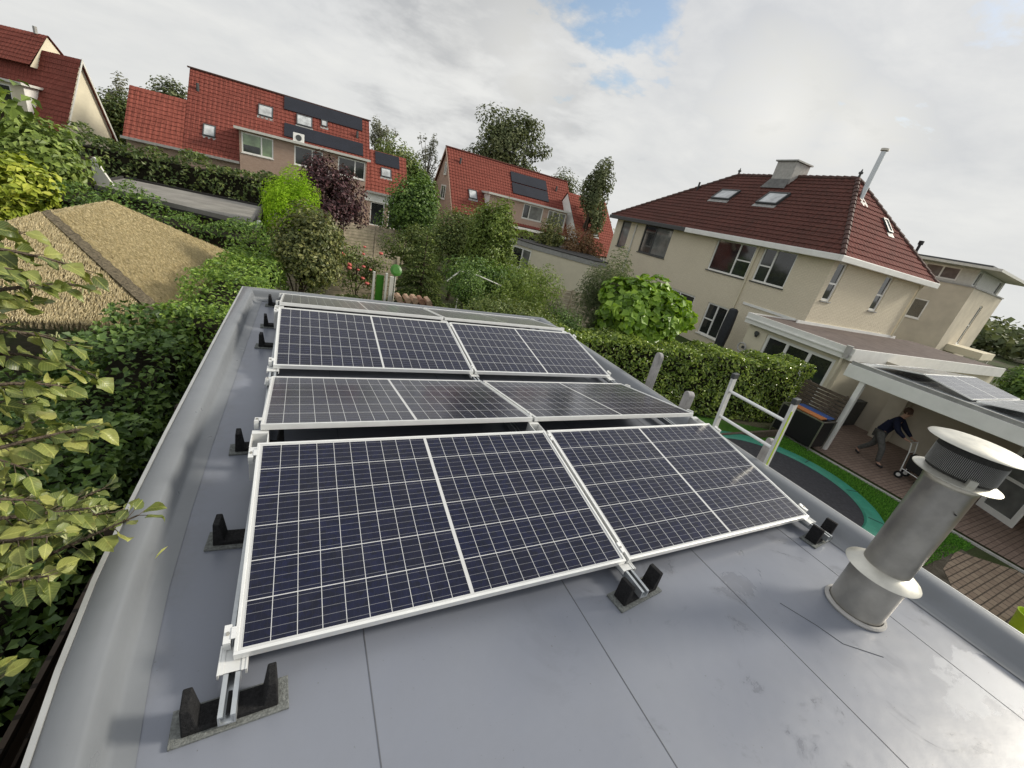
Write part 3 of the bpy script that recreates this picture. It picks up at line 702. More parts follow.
B(MB().tube([(-2.52, .14, z_(-.70)), (-2.52, .14, z_(-.78))], .05, 12), 'lamp_shade', 'black', lp)
B(MB().tube([(-2.58, -3.02, EX-.36), (-2.58, -3.02, .05)], .045, 10), 'downpipe', 'plaster', smooth=True)
B(MB().tube([(-2.70, -3.12, EX-.30), (-2.70, -3.12, EX+.10)], [.07, .10], 10), 'rain_hopper', 'concrete')
# folded parasol and hose reel in front of it
par = thing('folded_parasol', 'tall folded garden parasol in a black cover against the cream house wall', 'parasol', (17.9, 11.5, ZG))
def hw(a, bb_, z): 
    c, s = math.cos(HYAW), math.sin(HYAW); return Vector((HX + a*c - bb_*s, HY + a*s + bb_*c, z))
pb = MB(); path = [(-2.25, -2.45), (-1.9, -.85), (-1.2, -.5), (-.35, -.26)]
vs = []
for z, (wd_, th) in ((-2.35, (.16, .12)), (-2.2, (.24, .17)), (-1.4, (.28, .18)), (-.6, (.25, .16)), (-.32, (.22, .14)), (-.26, (.12, .08))):
    vs.append([hw(-.62 + th*math.cos(a), 2.98 + wd_*math.sin(a) + .02*math.sin(3*a), z) for a in np.linspace(0, 2*math.pi, 12, endpoint=False)])
for i in range(len(vs)-1): pb.add(vs[i]+vs[i+1], [(k, (k+1) % 12, 12+(k+1) % 12, 12+k) for k in range(12)])
pb.poly(vs[-1]); pb.build('cover', plain('black parasol cover', (.022, .025, .032), .6, 0, .2, 7), par, smooth=True)
MB().tube([hw(-.62, 2.98, ZG+.06), hw(-.62, 2.98, -2.3)], .025, 8).build('pole', M['dkgrey'], par)
MB().lathe([(0, .08), (.24, .07), (.26, .0)], tuple(hw(-.62, 2.98, ZG)), 20).build('base', M['concrete'], par)
hr = thing('hose_reel', 'round garden hose reel on the cream wall beside the black parasol', 'hose reel', tuple(hw(-2.6, .5, -1.55)))
tb = MB(); tb.tube([hw(-2.60 - .04, .42 + .17*math.cos(a), -1.33 + .17*math.sin(a)) for a in np.linspace(0, 2*math.pi, 25)], .035, 8, caps=False); tb.build('hose', M['concrete'], hr, smooth=True)
MB().obox(hw(-2.47, .42, -1.33), (-1,0,0), (0,0,1), (0,1,0), 0, .12, -.05, .05, -.05, .05).build('bracket', M['dkgrey'], hr)

# ------------------------------------------------------------------ veranda with panels on its roof
ve = thing('veranda', 'white veranda roof over a brick patio, carrying tilted solar panels', 'veranda', (13.9, 4, ZG))
MB().box(13.84, 13.94, -7, 4.48, -.52, -.17).build('beam', M['white'], ve, bevel=.008)
MB().box(13.945, 18.2, 4.42, 4.50, -.50, -.17).build('beam', M['white'], ve)
for y in (3.98, -3.2): MB().box(13.87, 14.0, y-.065, y+.065, ZG+.015, -.523).build('post', M['white'], ve, bevel=.006)
MB().box(13.96, 18.2, -7, 4.40, -.20, -.10).build('roof_deck', M['poly'], ve)
MB().box(13.96, 18.2, -7, 4.40, -.24, -.203).build('ceiling', M['beige'], ve)
MB().box(13.87, 13.95, -7, 4.45, -.165, -.07).build('gutter', M['lead'], ve)
wb = MB(); wall(wb, (18.1, 5.6, 0), (0, -1, 0), 12, ZG, -.25); wb.build('back_wall', M['beige'], ve)
MB().box(17.6, 18.05, 4.0, 4.45, ZG, -.25).build('pillar', M['beige'], ve)
MB().box(16.4, 18.05, 5.08, 5.3, ZG+.02, -1.75).build('plinth', M['dkgrey'], ve)
nb = 0
nlab = ['neighbour solar panel on the veranda roof, sloping towards the main house, nearest the gutter', 'neighbour solar panel on the veranda roof, sloping towards the main house, far one',
        'bright neighbour solar panel facing the flue, front one on the veranda roof', 'bright neighbour solar panel facing the flue, rear one on the veranda roof',
        'neighbour solar panel directly behind the flue cap on the veranda roof', 'neighbour solar panel on the veranda roof at the photo edge']
for (y, z, sg) in ((3.09, .17, -1), (2.03, -.01, 1), (.95, .17, -1)):
    for j in range(2):
        o = copy_tree(panel); o.location = (14.3 + j*(PL+GX), y, z); o.rotation_euler = (sg*TILT, 0, 0)
        o['label'] = nlab[nb]; o['group'] = 'solar panels on the neighbour veranda'; nb += 1
# standing glass door leaf
gd = thing('glass_door', 'white framed glazed door standing open at the right patio edge', 'door', (15.8, .8, ZG))
P = Vector((15.62, .38, ZG+.02)); U = Vector((.50, .86, 0)).normalized(); N = U.cross(Vector((0,0,1))); Z3 = Vector((0,0,1)); b = MB()
for q in ((0, .11, 0, 2.1), (.79, .90, 0, 2.1), (.11, .79, 0, .16), (.11, .79, 1.99, 2.1), (.11, .79, .95, 1.03)): b.obox(P, U, Z3, N, *q, -.025, .025)
b.build('frame', M['white'], gd, bevel=.004); MB().obox(P, U, Z3, N, .11, .79, .16, .95, -.005, .005).build('pane', M['glass_curtain'], gd); MB().obox(P, U, Z3, N, .11, .79, 1.03, 1.99, -.005, .005).build('pane', M['glass_curtain'], gd)
MB().obox(P, U, Z3, N, .83, .86, .98, 1.12, .027, .06).build('handle', M['alu'], gd)

# storage box with raised slatted back
bx = thing('storage_box', 'black storage box with slatted wooden back panel, next to the veranda post', 'storage box', (13.5, 4.4, ZG))
x0, x1, y0, y1, zt = 13.02, 13.75, 3.95, 5.15, -1.78
MB().box(x0+.03, x1, y0+.03, y1, ZG+.12, zt-.02).build('box_body', M['black'], bx, bevel=.01)
b = MB()
for (x, y) in ((x0, y0), (x1-.03, y0), (x0, y1-.03), (x1-.03, y1-.03)): b.box(x, x+.03, y, y+.03, ZG+.01, zt)
b.box(x0, x1, y0, y0+.028, zt+.001, zt+.03).box(x0, x1, y1-.028, y1, zt+.001, zt+.03).box(x0, x0+.03, y0+.03, y1-.03, zt+.001, zt+.03).build('metal_frame', M['steel'], bx)
b = MB()
for i in range(7): b.box(x1+.01, x1+.035, y0+.06, y1+.1, zt+.04+.105*i, zt+.04+.105*i+.082)
for y in (y0+.1, y1-.05): b.box(x1+.036, x1+.06, y, y+.05, zt-.4, zt+.78)
b.build('slatted_back', M['wood_slat'], bx)
tag(MB().box(x0+.06, x0+.36, y0+.12, y1-.22, zt+.034, zt+.075).build('orange_board', M['orange'], None, bevel=.008), 'orange board lying on top of the black storage box', 'board')
tag(MB().box(x0+.38, x1-.02, y0+.10, y1-.2, zt+.034, zt+.08).build('blue_board', M['blue'], None, bevel=.008), 'blue board lying behind the orange one on the storage box', 'board')

# trampoline
tx, ty, tz = 9.95, 3.0, ZG+.16
tr = thing('trampoline', 'low round trampoline with green edge pad on the lawn', 'trampoline', (tx, ty, ZG))
MB().lathe([(0, -.02), (1.68, -.005)], (tx, ty, tz), 72).build('jumping_mat', M['tramp_mat'], tr, smooth=True)
MB().lathe([(1.66, .0), (1.69, .035), (1.98, .04), (2.03, .015), (2.03, -.05)], (tx, ty, tz), 72).build('edge_pad', M['tramp_pad'], tr, smooth=True)
MB().lathe([(1.99, -.05), (1.99, -.158)], (tx, ty, tz), 72).build('skirt', M['tramp_mat'], tr, smooth=True)
b = MB()
for k in range(10):
    a = 2*math.pi*(k+.3)/10; b.obox((tx, ty, tz), (math.cos(a), math.sin(a), 0), (-math.sin(a), math.cos(a), 0), (0,0,1), 1.72, 2.0, -.008, .008, .036, .044)
b.build('strap', M['tramp_mat'], tr)
tag(MB().lathe([(0, 0), (.16, 0), (.2, .3), (.21, .32), (.19, .32), (.15, .03), (0, .03)], (10.62, -.92, ZG+.02), 24).build('plastic_tub', M['lime'], None, smooth=True), 'lime green plastic tub on the block paving below the roof', 'tub')

# ================================================================== far red-roofed houses
# --- terrace with the big red roof (back left)
te = thing('terraced_house', 'long terraced house with steep red roof, black solar strips and pink brick dormer', 'house', (-1, 40, ZG))
LW = lambda x, y, z: (x+1, y-40, z-ZG)
T = lambda mb, n, m, p=te, **k: mb.build(n, M[m] if isinstance(m, str) else m, p, world=False, **k)
def lb(*a): 
    x0, x1, y0, y1, z0, z1 = a; return MB().box(x0+1, x1+1, y0-40, y1-40, z0-ZG, z1-ZG)
YF, ZEV, YR, ZRI = 40., .70, 44.5, 6.05
SL = Vector((0, YR-YF, ZRI-ZEV)).normalized()
T(tiles(LW(-7.45, YF-.3, ZEV-.33), LW(5.55, YF-.3, ZEV-.33), LW(-7.45, YR, ZRI), LW(5.55, YR, ZRI), .36, .30, .025, .035, 3), 'roof', 'tile_red')
for (x0, x1, nm) in ((-10.7, -7.46, 'tile_red2'), (5.56, 8.75, 'tile_red2')):
    T(tiles(LW(x0, YF-.3, ZEV-.33), LW(x1, YF-.3, ZEV-.33), LW(x0, 42.55, 3.74), LW(x1, 42.55, 3.74), .36, .30, .025, .035, 3), 'roof', nm)
def back(x0, x1, yr, zr): 
    ye = 2*yr-YF; return MB().add([LW(x0, yr, zr), LW(x1, yr, zr), LW(x1, ye, ZEV), LW(x0, ye, ZEV)], [(0, 1, 2, 3)])
T(back(-7.45, 5.55, YR, ZRI), 'roof', 'tile_red'); T(back(-10.7, -7.46, 42.55, 3.74), 'roof', 'tile_red'); T(back(5.56, 8.75, 42.55, 3.74), 'roof', 'tile_red')
wb = MB(); wall(wb, (-10.6+1, 0, 0), (1, 0, 0), 14.5, 0, ZEV-ZG-.25)
wall(wb, (3.9+1, 0, 0), (1, 0, 0), 4.75, 0, ZEV-ZG-.25, [(1.75, 2.95, .35, 2.32), (3.3, 4.5, .35, 2.32)])
for x, yr, zr in ((-7.35, YR, ZRI), (5.45, YR, ZRI), (-10.6, 42.55, 3.74), (8.65, 42.55, 3.74)):
    wb.poly([LW(x, YF, ZG), LW(x, 2*yr-YF, ZG), LW(x, 2*yr-YF, ZEV), LW(x, yr, zr-.1), LW(x, YF, ZEV)])
T(wb, 'wall', 'pink_brick')
for u in (1.75, 3.3): window(te, (4.9, 0, 0), (1, 0, 0), 1.2, .35, 2.32, u, fw=.09, name='patio_door', sill=False)
T(lb(3.9, 8.7, YF-.10, YF-.02, -.36, .42), 'fascia', 'white')
T(lb(5.2, 8.8, YF-.42, YF-.28, .30, .46), 'gutter', 'lead'); T(lb(-10.8, -4.0, YF-.42, YF-.28, .30, .46), 'gutter', 'lead')
db = MB(); wall(db, LW(-3.95, YF-.40, 0), (1, 0, 0), 9.0, 0, 2.62-ZG, [(.14, 2.2, 1.15-ZG, 2.52-ZG), (3.62, 5.65, 1.15-ZG, 2.5-ZG), (6.78, 8.9, 1.15-ZG, 2.55-ZG)], depth=.08)
T(db, 'dormer_wall', 'pink_brick')
for x in (-3.95, 5.05): T(MB().poly([LW(x, YF-.40, ZG), LW(x, YF-.40, 2.62), LW(x, 41.9, 2.62), LW(x, 41.0, ZG)]), 'dormer_cheek', 'white')
T(lb(-4.25, 5.3, YF-.72, 42.1, 2.63, 2.80), 'dormer_roof', 'offwhite')
for u, w_, g in ((.14, 2.06, ['glass_green', 'glass_green']), (3.62, 2.03, ['glass', 'glass']), (6.78, 2.12, ['glass', 'glass'])):
    window(te, LW(-3.95, YF-.40, 0), (1, 0, 0), w_, 1.15-ZG, 2.52-ZG, u, vbars=(.62,), fw=.09, glass=g, depth=.05)
    if u == .14: T(MB().box(-3.95+1+.25, -3.95+1+1.3, -.357, -.33, 1.25-ZG, 1.72-ZG), 'pane', 'glass', [c for c in te.children if c.name.startswith('window')][0])
eT = Vector(LW(0, YF, ZEV)); sz = lambda z: (z-ZEV)/SL.z
for (x0, x1, z0, z1) in ((-2.95, -1.92, 4.02, 4.83), (-6.35, -5.58, 1.62, 2.40), (-.24, .95, 4.10, 4.90), (1.62, 2.12, 4.5, 4.98), (6.45, 7.35, 1.75, 2.45)):
    rooflight(te, eT, (1, 0, 0), SL, x0, x1, sz(z0), sz(z1), h=.14)
for (x0, x1, z0, z1) in ((-1.15, 4.95, 4.98, 5.98), (-1.1, 4.97, 2.98, 3.95), (6.0, 8.1, 2.65, 3.64)):
    T(on_slope(MB(), eT, (1, 0, 0), SL, x0, x1, sz(z0), sz(z1), .06, .12), 'solar_sheet', 'pvblack')
T(lb(-.45, .35, 41.2, 41.6, 2.81, 3.45), 'air_unit', 'white', bevel=.02)
T(MB().tube([LW(-.05, 41.19, 3.12), LW(-.05, 41.17, 3.12)], .22, 16), 'air_unit_grille', 'dkgrey')
for x, z in ((-6.85, 4.55), (4.5, 4.35)): 
    q = eT + Vector((x, 0, 0)) + SL*sz(z); T(MB().tube([q, q+Vector((0, 0, .55))], .10, 8), 'vent_pipe', 'dkgrey')
T(MB().box(-7.6+1, 5.7+1, YR-.15-40, YR+.15-40, ZRI-ZG+.0, ZRI-ZG+.09), 'ridge_tiles', 'terracotta')

# --- red-roofed house with the pink gable (centre back)
gh = thing('gabled_house', 'red-roofed house with pink gable and two black solar sheets behind the garden trees', 'house', (20, 42, ZG))
G = lambda mb, n, m, p=gh, **k: mb.build(n, M[m] if isinstance(m, str) else m, p, world=False, **k)
GW = lambda x, y, z: (x-20, y-42, z-ZG)
YF3, ZE3, YR3, ZR3 = 41.0, .55, 45.8, 5.98; S3 = Vector((0, YR3-YF3, ZR3-ZE3)).normalized()
G(tiles(GW(13.3, YF3-.3, ZE3-.34), GW(28.2, YF3-.3, ZE3-.34), GW(13.3, YR3, ZR3), GW(28.2, YR3, ZR3), .36, .30, .025, .035, 3), 'roof', 'tile_red')
G(MB().add([GW(13.3, YR3, ZR3), GW(28.2, YR3, ZR3), GW(28.2, 50.7, ZE3), GW(13.3, 50.7, ZE3)], [(0, 1, 2, 3)]), 'roof', 'tile_red')
wb = MB()
for x in (13.45, 28.1): wb.poly([GW(x, YF3, ZG), GW(x, 50.5, ZG), GW(x, 50.5, ZE3), GW(x, YR3, ZR3-.15), GW(x, YF3, ZE3)])
wall(wb, GW(13.45, YF3, 0), (1, 0, 0), 14.6, 0, ZE3-ZG-.2); G(wb, 'wall', 'pink_brick')
b = MB()
for (y0, z0, y1, z1) in ((YF3-.3, ZE3-.34, YR3, ZR3), (50.8, ZE3-.3, YR3, ZR3)):
    b.prism([GW(13.26, y0, z0-.25), GW(13.26, y1, z1-.25), GW(13.26, y1, z1+.03), GW(13.26, y0, z0+.03)], (-.05, 0, 0))
G(b, 'bargeboard', 'pink_brick')
for (y0, y1, z0, z1) in ((44.4, 46.1, 1.05, 2.42), (45.0, 45.8, 3.4, 4.6)): window(gh, GW(13.42, y1, 0), (0, -1, 0), y1-y0, z0-ZG, z1-ZG, 0, frame='white', glass=['glass_curtain', 'glass'], vbars=(.6,), depth=-.02, fw=.1)
db = MB(); wall(db, GW(16.95, 40.9, 0), (1, 0, 0), 9.35, .2-ZG, 2.55-ZG, [(3.9, 6.3, 1.05-ZG, 2.5-ZG), (6.95, 9.25, 1.03-ZG, 2.45-ZG)], depth=.08); G(db, 'dormer_wall', 'pink_brick')
for x in (16.95, 26.3): G(MB().poly([GW(x, 40.9, .4), GW(x, 40.9, 2.55), GW(x, 42.9, 2.55)]), 'dormer_cheek', 'white')
G(MB().box(*[16.7-20, 26.6-20], 40.6-42, 43.0-42, 2.56-ZG, 2.74-ZG), 'dormer_roof', 'offwhite')
window(gh, GW(16.95, 40.9, 0), (1, 0, 0), 2.4, 1.05-ZG, 2.5-ZG, 3.9, vbars=(.33,), fw=.1, glass=['glass', 'glass_curtain'], frame='offwhite', depth=.05)
window(gh, GW(16.95, 40.9, 0), (1, 0, 0), 2.3, 1.03-ZG, 2.45-ZG, 6.95, vbars=(.28, .64), fw=.1, glass='glass_curtain', frame='offwhite', depth=.05)
G(MB().box(17.2-20, 28-20, 38.6-42, 40.8-42, .0-ZG, .16-ZG), 'porch_roof', 'offwhite')
eG = Vector(GW(0, YF3, ZE3)); s3 = lambda z: (z-ZE3)/S3.z
rooflight(gh, eG, (1, 0, 0), S3, 15.2, 16.1, s3(1.7), s3(2.5), h=.14)
for z0, z1 in ((3.2, 4.22), (4.32, 5.3)): G(on_slope(MB(), eG, (1, 0, 0), S3, 20.45, 25.0, s3(z0), s3(z1), .07, .13), 'solar_sheet', 'pvblack')
for x, z in ((14.6, 4.7), (26.3, 4.6)):
    q = eG + Vector((x, 0, 0)) + S3*s3(z); G(MB().tube([q, q+Vector((0, 0, .55))], .10, 8), 'vent_pipe', 'dkgrey')
G(MB().box(13.2-20, 28.3-20, YR3-.15-42, YR3+.15-42, ZR3-ZG, ZR3-ZG+.09), 'ridge_tiles', 'red_ridge')

# --- its lower neighbour with the white gable edge
lh = thing('low_gable_house', 'low red roof with a white gable edge, right of the gabled house', 'house', (29, 40, ZG))
H4 = lambda x, y, z: (x-29, y-40, z-ZG)
tiles(H4(26.9, 37.4, -.9), H4(32.4, 37.4, -.9), H4(26.9, 43, 4.75), H4(32.4, 43, 4.75), .36, .30, .025, .035, 3).build('roof', M['tile_red2'], lh, world=False)
MB().add([H4(26.9, 43, 4.75), H4(32.4, 43, 4.75), H4(32.4, 48, -.7), H4(26.9, 48, -.7)], [(0, 1, 2, 3)]).build('roof', M['tile_red2'], lh, world=False)
wb = MB()
for x in (26.98, 32.3): wb.poly([H4(x, 37.6, ZG), H4(x, 47.8, ZG), H4(x, 47.8, -.8), H4(x, 43, 4.6), H4(x, 37.6, -.9)])
wall(wb, H4(26.98, 37.7, 0), (1, 0, 0), 5.3, 0, 1.7); wb.build('wall', M['white'], lh, world=False)
rooflight(lh, Vector(H4(26.9, 37.4, -.9)), (1, 0, 0), Vector((0, 5.6, 5.65)), 2.2, 3.0, 2.5, 3.5, h=.12)

# --- house top left: white gable, red roof, dormer
lf = thing('white_gable_house', 'red-roofed house with white gable and dormer window at the upper left', 'house', (-15.396, 45.316, ZG), -.55)
W2, ZE5, ZR5 = 3.37, .125-ZG, 4.74-ZG
def lfb(mb, n, m, p=lf, **k): return mb.build(n, M[m], p, world=False, **k)
lfb(tiles((-14, -.25, ZE5-.55), (0.25, -.25, ZE5-.55), (-14, W2/2, ZR5), (.25, W2/2, ZR5), .36, .3, .025, .035, 3), 'roof', 'tile_red')
lfb(MB().add([(.25, W2/2, ZR5), (.25, W2+.2, ZE5-.5), (-14, W2+.2, ZE5-.5), (-14, W2/2, ZR5)], [(0, 1, 2, 3)]), 'roof', 'tile_red')
lfb(tiles((-14, .6, ZR5-1.2), (-2.7, .6, ZR5-1.2), (-14, W2/2+.5, ZR5+1.05), (-2.7, W2/2+.5, ZR5+1.05), .36, .3, .025, .035, 3), 'roof', 'tile_red2')
lfb(MB().add([(-2.7, W2/2+.5, ZR5+1.05), (-2.7, W2+.9, ZR5-1.2), (-14, W2+.9, ZR5-1.2), (-14, W2/2+.5, ZR5+1.05)], [(0, 1, 2, 3)]), 'roof', 'tile_red2')
wb = MB().poly([(0, 0, 0), (0, W2, 0), (0, W2, ZE5), (0, W2/2, ZR5-.12), (0, 0, ZE5)]); wall(wb, (-14, 0, 0), (1, 0, 0), 14, 0, ZE5-.2)
wb.poly([(-2.85, .7, ZR5-1.3), (-2.85, W2+.8, ZR5-1.3), (-2.85, W2/2+.5, ZR5+.95)]); lfb(wb, 'wall', 'plaster')
b = MB()
for (y0, z0, y1, z1) in ((-.25, ZE5-.55, W2/2, ZR5), (W2+.2, ZE5-.5, W2/2, ZR5)): b.prism([(.255, y0, z0-.22), (.255, y1, z1-.22), (.255, y1, z1+.06), (.255, y0, z0+.06)], (.05, 0, 0))
lfb(b, 'bargeboard', 'offwhite')
b = MB(); wall(b, (-9, -.35, 0), (1, 0, 0), 6.6, ZE5-.3, ZE5+1.95, [(2.6, 5.55, ZE5+.25, ZE5+1.8)], depth=.08); lfb(b, 'dormer_wall', 'plaster')
lfb(MB().box(-9.2, -2.1, -.7, 1.0, ZE5+1.96, ZE5+2.12), 'dormer_roof', 'offwhite'); lfb(MB().poly([(-2.4, -.35, ZE5-.3), (-2.4, -.35, ZE5+1.95), (-2.4, .9, ZE5+1.95)]), 'dormer_cheek', 'white')
window(lf, (-9, -.35, 0), (1, 0, 0), 2.95, ZE5+.25, ZE5+1.8, 2.6, vbars=(.68,), fw=.1, depth=.05)
lfb(MB().tube([(-3.6, W2/2+.4, ZR5+1.0), (-3.6, W2/2+.4, ZR5+1.45)], .12, 8), 'vent_pipe', 'lead')

# --- cream flat-roofed garage left of the big house
ga = thing('cream_garage', 'cream flat-roofed garage with grey fascia and corner window beside the cream house', 'garage', (12.3, 20, ZG))
wb = MB(); cs = [(11.8, 23.25), (12.3, 21.05), (14.35, 18.0), (15.5, 18.2), (17.6, 24.6)]
def facewall(p, q, ops=()): 
    p, q = Vector((p[0], p[1], 0)), Vector((q[0], q[1], 0)); wall(wb, p - Vector((12.3, 20, 0)), q-p, (q-p).length, 0, 2.52, ops, depth=.08)
facewall(cs[0], cs[1], [(.3, 2.1, 1.2, 2.42)]); facewall(cs[1], cs[2]); facewall(cs[2], cs[3]); facewall(cs[3], cs[4]); facewall(cs[4], cs[0])
wb.build('wall', M['plaster'], ga, world=False)
def ring(grow, z0, z1):
    cx = sum(c[0] for c in cs)/5; cy = sum(c[1] for c in cs)/5
    return [(c[0]+(c[0]-cx)*grow/6-12.3, c[1]+(c[1]-cy)*grow/6-20, z0) for c in cs], (0, 0, z1-z0)
MB().prism(*ring(.18, 2.525, 2.78)).build('fascia', M['lead'], ga, world=False); MB().prism(*ring(.24, 2.783, 2.83)).build('roof', M['dk_roof'], ga, world=False)
d = Vector((cs[1][0]-cs[0][0], cs[1][1]-cs[0][1], 0)); window(ga, (cs[0][0]-12.3, cs[0][1]-20, 0), d, 1.8, 1.2, 2.42, .3, vbars=(.55,), fw=.09, glass=['glass', 'glass_curtain'], depth=.05)

# --- modern house at far right
mh = thing('modern_house', 'modern flat-roofed house with pale upper storey behind the cream house', 'house', (36.75, 9.64, ZG), .079)
mb_ = lambda mb, n, m, **k: mb.build(n, M[m], mh, world=False, **k)
Zt, Zb = 4.68-ZG, 3.45-ZG
wb = MB(); wall(wb, (.4, 12, 0), (0, -1, 0), 11.6, 0, Zb, [(8.9, 10.0, 3.6, 4.9)]); wall(wb, (.4, .4, 0), (1, 0, 0), 7.6, 0, Zb, [(3.6, 4.3, 2.6, 5.3)]); wall(wb, (8.0, .4, 0), (0, 1, 0), 11.6, 0, Zb); mb_(wb, 'wall', 'beige')
wb = MB(); wall(wb, (.75, 12, 0), (0, -1, 0), 11.3, Zb+.02, Zt-.16, [(6.9, 10.5, Zb+.2, Zt-.22)]); wall(wb, (.75, .7, 0), (1, 0, 0), 7.0, Zb+.02, Zt-.16, [(.25, .95, Zb+.1, Zt-.22), (5.6, 6.5, Zb+.1, Zt-.22)]); wall(wb, (7.75, .7, 0), (0, 1, 0), 11, Zb+.02, Zt-.16); mb_(wb, 'upper_wall', 'offwhite')
window(mh, (.75, 12, 0), (0, -1, 0), 3.6, Zb+.2, Zt-.22, 6.9, vbars=(.25, .5, .75), fw=.09, glass='glass_curtain', sill=False)
window(mh, (.75, .7, 0), (1, 0, 0), .7, Zb+.1, Zt-.22, .25, fw=.08, sill=False); window(mh, (.75, .7, 0), (1, 0, 0), .9, Zb+.1, Zt-.22, 5.6, fw=.08, sill=False)
window(mh, (.4, 12, 0), (0, -1, 0), 1.1, 3.6, 4.9, 8.9, fw=.09); window(mh, (.4, .4, 0), (1, 0, 0), .7, 2.6, 5.3, 3.6, hbars=((.5, 0, 1),), fw=.09)
mb_(MB().box(.35, 8.05, .35, 12, Zb-.02, Zb+.06), 'ledge', 'lead'); mb_(MB().box(-.4, 8.9, -.4, 12.2, Zt-.15, Zt), 'roof', 'offwhite'); mb_(MB().box(-.1, 6.5, .1, 12, Zt+.003, Zt+.12), 'roof_edge', 'dkgrey')
mb_(MB().box(2.2, 5.6, -1.4, .39, 2.1, 2.55), 'porch_roof', 'plaster'); mb_(MB().box(2.3, 2.42, -1.3, -1.18, 0, 2.1).box(5.4, 5.52, -1.3, -1.18, 0, 2.1), 'porch_post', 'white')
rh = thing('distant_house', 'small distant house with red roof and white gable at the right photo edge', 'house', (82, 10.5, ZG), -.3)
MB().add([(-4, -3, 3.2), (6, -3, 3.2), (6, 0, 5.2), (-4, 0, 5.2), (6, 3, 3.2), (-4, 3, 3.2)], [(0, 1, 2, 3), (3, 2, 4, 5)]).build('roof', M['tile_red'], rh, world=False)
MB().poly([(-3.8, -2.9, 0), (-3.8, -2.9, 3.2), (-3.8, 0, 5.1), (-3.8, 2.9, 3.2), (-3.8, 2.9, 0)]).quad((-3.8, -2.9, 0), (5.8, -2.9, 0), (5.8, -2.9, 3.2), (-3.8, -2.9, 3.2)).build('wall', M['white'], rh, world=False)

# ================================================================== sheds, thatch, fences
sh = thing('garden_shed', 'low shed with grey flat felt roof between the two dark hedges', 'shed', (-3.2, 16.3, ZG))
zt = -.30
q4 = [(-5.2, 16.1), (-1.05, 13.75), (-1.15, 18.4), (-5.4, 19.4)]
MB().prism([(x, y, zt-.16) for x, y in q4], (0, 0, .15)).build('roof', M['grey_roof'], sh)
b = MB()
for i in range(4):
    p, q = Vector((*q4[i], zt-.20)), Vector((*q4[(i+1) % 4], zt-.20)); d = (q-p).normalized(); n = d.cross(Vector((0,0,1)))
    b.obox(p, d, (0,0,1), n, -.04, (q-p).length-.05, 0, .26 if i else .07, .005, .05)
b.build('roof_edge', M['dk_roof'], sh)
b = MB(); ins = [(x*.95-.16, 16.7+(y-16.7)*.94) for x, y in q4]
for i in range(4): p, q = ins[i], ins[(i+1) % 4]; b.quad((*p, ZG), (*q, ZG), (*q, zt-.165), (*p, zt-.165))
b.build('wall', M['wood_dark'], sh)
MB().box(-1.02, -.90, 13.8, 14.5, zt-.20, zt-.02).build('downpipe_outlet', M['white'], sh)
gp = MB().prism([(-5.32, 16.4, ZG), (-4.98, 16.32, ZG), (-4.80, 16.28, -.30), (-5.05, 16.33, .15), (-5.14, 16.35, .38), (-5.20, 16.36, .42), (-5.28, 16.38, .34)], (.02, .07, 0)).build('pointed_board', M['offwhite'], None, bevel=.01)
tag(gp, 'pointed pale board standing at the left corner of the felt-roofed shed', 'board')

th = thing('thatched_pavilion', 'garden pavilion with a tan thatched hipped roof', 'pavilion', (-3.05, 8.4, ZG))
EZ, RZ = -.80, .18
def ray_mesh(quad3, nu, nv, seed, thick=.0):
    """thatch slope: bilinear patch with rough surface"""
    a, b_, c, d = map(Vector, quad3); r = np.random.default_rng(seed); n = (b_-a).cross(d-a).normalized(); mb = MB(); uv = {}
    for j in range(nv+1):
        for i in range(nu+1):
            u, v = i/nu, j/nv; p = (a*(1-u)+b_*u)*(1-v) + (d*(1-u)+c*u)*v
            e = 0 if i in (0, nu) or j == nv else 1
            mb.v.append(tuple(p + n*(float(r.normal(0, .012))*e + .03*e*math.sin(v*40+2*math.sin(u*9))*.35) + Vector((0, 0, -.05*abs(float(r.normal(0, 1)))*(j == 0)))))
    mb.f = [(j*(nu+1)+i, j*(nu+1)+i+1, (j+1)*(nu+1)+i+1, (j+1)*(nu+1)+i) for j in range(nv) for i in range(nu)]
    return mb
c1, c2, c3, c4 = (-1.40, 5.62, EZ), (-1.35, 11.2, EZ), (-4.75, 11.2, EZ), (-4.75, 5.62, EZ); r1, r2 = (-3.05, 7.3, RZ), (-2.95, 9.5, RZ)
for k, qd in enumerate(((c1, c2, r2, r1), (c2, c3, r2, r2), (c3, c4, r1, r2), (c4, c1, r1, r1))): ray_mesh(qd, 60, 26, k).build('thatch', M['thatch'], th)
b = MB(); nS = (Vector(c2)-Vector(c1)).cross(Vector(r1)-Vector(c1)).normalized(); n = 40
for i in range(n+1):
    t_ = i/n; p = Vector(c1)+(Vector(r1)-Vector(c1))*t_ + nS*.060; w_ = .30*(1-.45*t_)*(1+.10*math.sin(i*1.9)+.07*math.sin(i*4.3))
    b.v += [tuple(p + Vector((-.02, -.03, -.01))), tuple(p + Vector((0, w_*.5, .012))), tuple(p + Vector((0, w_, -.002 )))]
b.f = [(3*i+j, 3*i+j+1, 3*i+j+4, 3*i+j+3) for i in range(n) for j in range(2)]
hipm = NT('weathered thatch ridge'); hh = hipm.noise(hipm.scale(hipm.pos(), (25, 25, 60)), 1, 4); hipm.color(hipm.mix(hipm.ramp(hh, .3, .7), (.055, .047, .035), (.19, .16, .11))).set(rough=.9, spec=.1); hipm.bump(hh, .03)
b.build('thatch_ridge', hipm.m, th, smooth=True)
THQ = ((c1, c2, r2, r1), (c4, c1, r1, r1), (c2, c3, r2, r2), (c3, c4, r1, r2))
